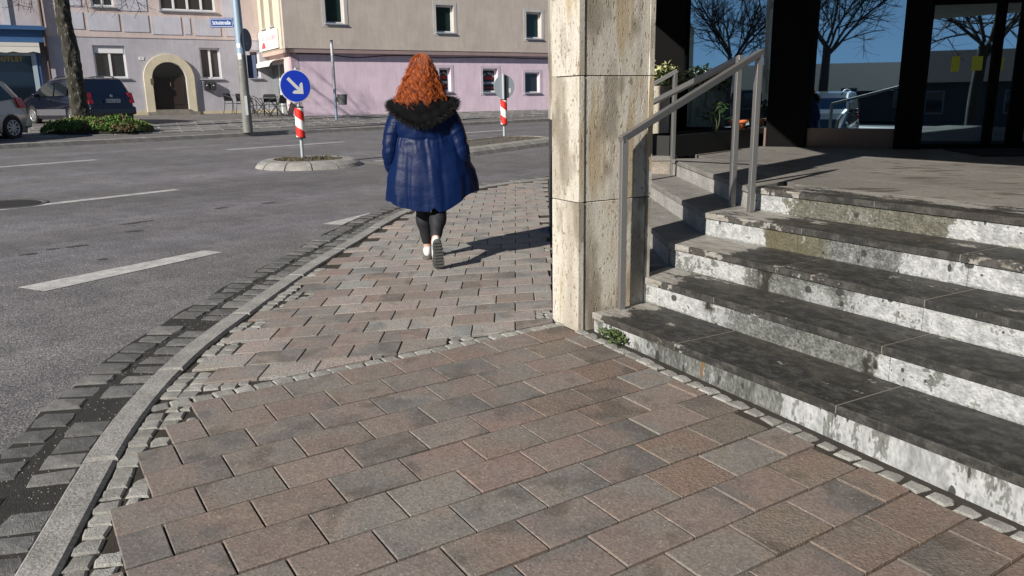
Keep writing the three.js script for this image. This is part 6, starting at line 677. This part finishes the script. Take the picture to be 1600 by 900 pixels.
  // hood lying on the back, edged with fur
  const pathH = new THREE.CatmullRomCurve3([V(-0.13, 1.33, -0.11), V(-0.25, 1.30, -0.03), V(-0.288, 1.285, 0.05), V(-0.235, 1.235, 0.14), V(-0.13, 1.172, 0.19), V(-0.045, 1.15, 0.205), V(0.045, 1.172, 0.19), V(0.145, 1.235, 0.14), V(0.20, 1.29, 0.05), V(0.16, 1.305, -0.03), V(0.04, 1.33, -0.11)]); const HP = pathH.getSpacedPoints(24).map(p => [p.x, p.y, p.z]);
  mk('hood', skin((x, y, z) => { let d = ellD(x, y, z, [cx, 1.245, 0.075], [0.225, 0.115, 0.145]); for (let i = 0; i < 24; i++) d = smin(d, capD(x, y, z, HP[i], HP[i + 1], 0.030, 0.030), 0.03); return d + 0.006 * Math.sin(x * 70 + y * 40) * 0.6; }, [-0.40, 1.02, -0.22], [0.32, 1.44, 0.30], 0.011), phys([0.0022, 0.0022, 0.003], 0.95, { specularIntensity: 0.3 }), pk);
  { const R = rng(31), pos = [], col = []; const C = V(cx, 1.25, 0.03); for (let i = 0; i < 5200; i++) { const t = R(), p = pathH.getPointAt(t), tn = pathH.getTangentAt(t), out = p.clone().sub(C).normalize(), n = V(R() - 0.5, R() - 0.5, R() - 0.5).multiplyScalar(1.5).add(out.multiplyScalar(0.9)).add(V(0, -0.2, 0)); n.addScaledVector(tn, -n.dot(tn) * 0.6).normalize(); const s = p.clone().addScaledVector(n, 0.025), L = 0.022 + 0.03 * R(), e = s.clone().addScaledVector(n, L).add(V((R() - 0.5) * 0.02, -0.012 * R(), (R() - 0.5) * 0.02)), w = n.clone().cross(V(R() - 0.5, R() - 0.5, R() - 0.5)).normalize().multiplyScalar(0.0016); pos.push(s.x - w.x, s.y - w.y, s.z - w.z, s.x + w.x, s.y + w.y, s.z + w.z, e.x, e.y, e.z); const k = R() < 0.06 ? 0.06 : 0.006 * (0.5 + R()); for (let q = 0; q < 3; q++) col.push(k, k * 0.95, k * 0.9); } const g = new THREE.BufferGeometry(); g.setAttribute('position', new THREE.Float32BufferAttribute(pos, 3)); g.setAttribute('color', new THREE.Float32BufferAttribute(col, 3)); g.computeVertexNormals(); mk('fur_trim', g, std([1, 1, 1], 0.8, { vertexColors: true, side: THREE.DoubleSide }), pk).userData.kind = 'stuff'; }
  // hair: curls over a soft mass
  { const env = y => { const T = [[1.672, 0.01], [1.655, 0.055], [1.63, 0.072], [1.58, 0.088], [1.52, 0.107], [1.45, 0.134], [1.38, 0.163], [1.32, 0.186], [1.26, 0.186], [1.20, 0.16]]; for (let i = 0; i < T.length - 1; i++) if (y <= T[i][0] && y >= T[i + 1][0]) return mix(T[i][1], T[i + 1][1], (T[i][0] - y) / (T[i][0] - T[i + 1][0])); return y > 1.66 ? 0.01 : 0.15; };
    const zs = 0.82, mass = skin((x, y, z) => { const r = env(y) * 0.86, q = Math.hypot(x - cx + (1.66 - y) * 0.03, (z - 0.005 - (1.66 - y) * 0.10) / zs); let d = (q - r) * 0.7; d = Math.max(d, y - 1.652, 1.285 - y); d = Math.max(d, -(z + 0.075) - 0.0); return d + 0.012 * (fbm(x * 26 + 9, y * 18 + z * 22, 0, 3, 951) - 0.5) * 2; }, [-0.34, 1.18, -0.2], [0.24, 1.70, 0.28], 0.011); const hair = mk('hair', mass, std([0.075, 0.012, 0.003], 0.8), o);
    const R = rng(41), geos = []; const colA = [0.58, 0.135, 0.022], colB = [0.12, 0.018, 0.004];
    for (let q = 0; q < 240; q++) { const th0 = mix(-0.35, PI + 0.35, R()), dep0 = mix(0.80, 1.0, Math.sqrt(R())) + (R() < 0.2 ? 0.12 * R() : 0), yA = mix(1.50, 1.665, R()), yB = mix(1.215, 1.42, R() * R()) + 0.03 * Math.abs(Math.cos(th0)), amp0 = mix(0.010, 0.022, R()), fr = mix(50, 95, R()), ph0 = R() * 6.3, dth = (R() - 0.5) * 0.5, tone = R(), hand = R() < 0.5 ? 1 : -1;
      for (let i = 0; i < 10; i++) { const stray = i === 9 ? 1 : 0, n = 18, dep = dep0 + (R() - 0.5) * 0.07 + stray * 0.16 * R(), y0 = yA + (R() - 0.5) * 0.03, y1 = yB + (R() - 0.5) * 0.05, amp = amp0 * (0.7 + 0.5 * R()), ph = ph0 + (R() - 0.5) * (0.9 + 2 * stray), th = th0 + (R() - 0.5) * 0.10, pts = [];
        for (let k = 0; k <= n; k++) { const t = k / n, y = mix(y0, y1, t), a = th + dth * t, r = env(y) * dep, am = amp * sst(0, 0.25, t), ca = am * Math.cos(y * fr + ph), sa = hand * am * Math.sin(y * fr + ph); pts.push(V(cx - (1.66 - y) * 0.03 + Math.cos(a) * (r + ca) - Math.sin(a) * sa, y + 0.3 * sa, 0.005 + (1.66 - y) * 0.10 + zs * (Math.sin(a) * (r + ca) + Math.cos(a) * sa))); }
        const g = new THREE.TubeGeometry(new THREE.CatmullRomCurve3(pts), 26, mix(0.0008, 0.0018, R()), 3), c = mix3(colB, colA, clamp(tone * 0.7 + 0.5 * R() - 0.1)), nn = g.attributes.position.count, cc = new Float32Array(nn * 3); for (let k = 0; k < nn; k++) cc.set(c, k * 3); g.setAttribute('color', new THREE.BufferAttribute(cc, 3)); g.deleteAttribute('uv'); geos.push(g); } }
    mk('curls', mergeGeometries(geos), std([1, 1, 1], 0.45, { vertexColors: true }), hair).userData.kind = 'stuff'; }
}
// ---------------------------------------------------------------- what the glass mirrors: the other side of the street
{
  const treeM = std([0.035, 0.03, 0.027], 0.95); const proto = (seed, h) => { const R = rng(seed), out = []; const tr = limb([V(0, -0.2, 0), V(0.1, h * 0.2, 0), V(0, h * 0.36, 0.1)], 0.26, 0.19, 10, 10, 0.2); const bs = []; for (let i = 0; i < 7; i++) { const a = i / 7 * 6.28 + R(); twigs(R, V(0, h * (0.3 + 0.012 * i), 0.1), V(Math.cos(a) * 0.7, 0.9, Math.sin(a) * 0.7).normalize(), h * 0.34, 0.075, 3, bs, 0); } return [tr, merge(bs)]; };
  const put = (g, x, z, label, s, t) => { const o = thing('bare_tree', label, 'tree', V(x, gy(x, z) - 0.05, z), t, 'bare trees across the street'); o.scale.setScalar(s); mk('trunk', g[0], treeM, o); mk('crown', g[1], treeM, o); };
  const g1 = proto(3, 11), g2 = proto(8, 10); put(g1, -18.2, 8.3, 'bare tree mirrored in the wide entrance window', 0.9, 0); put(g2, -20.6, 5.0, 'bare tree mirrored beside the dark window post', 0.85, 1); put(g1, 9.2, 9.5, 'bare tree mirrored in the glass entrance doors', 0.8, 2);
  const wallM = [[0.07, 0.06, 0.05], [0.05, 0.047, 0.045], [0.09, 0.075, 0.06]].map(c => plaster(c)), roofM = std([0.018, 0.011, 0.010], 0.9);
  const hs = (x, z, turn, w, d, h, label, k) => { const o = thing('terraced_house', label, 'house', V(x, gy(x, z) - 0.3, z), turn, 'houses mirrored in the entrance glass'); mk('wall', box(w, h, d, 0, h / 2, 0), wallM[k], o); const s = new THREE.Shape([[-d / 2 - 0.3, 0], [0, d * 0.24], [d / 2 + 0.3, 0]].map(p => new THREE.Vector2(...p))), g = new THREE.ExtrudeGeometry(s, { depth: w, bevelEnabled: false }); g.rotateY(PI / 2); g.translate(-w / 2, h, 0); mk('roof', mUV(g), roofM, o); for (let i = 0; i < 4; i++) { const x0 = -w / 2 + (i + 0.5) * w / 4; mk('window', bx(x0 - 0.5, x0 + 0.5, h * 0.45, h * 0.45 + 1.3, d / 2, d / 2 + 0.04), std([0.12, 0.12, 0.12], 0.6), o); mk('pane', bx(x0 - 0.42, x0 + 0.42, h * 0.45 + 0.08, h * 0.45 + 1.22, d / 2 + 0.04, d / 2 + 0.05), glassHouse, o); } };
  hs(-40, 8, PI / 2, 14, 8, 1.7, 'low house with red roof mirrored left of the window post', 0); hs(-36, 22, PI / 2 + 0.5, 13, 8, 2.0, 'low house mirrored behind the bare trees', 1); hs(-28, 34, PI / 2 + 0.8, 13, 8, 1.9, 'low house mirrored at the far end of the window', 2); hs(18, 36, PI, 16, 8, 3.2, 'low house mirrored in the entrance doors', 1); hs(2, 38, PI - 0.1, 14, 8, 2.8, 'pale low house mirrored beside the entrance doors', 2); hs(-24, 1.5, 2.4, 5, 5, 4.6, 'tall narrow house mirrored at the end of the glass', 0);
}
renderer.render(scene, camera);
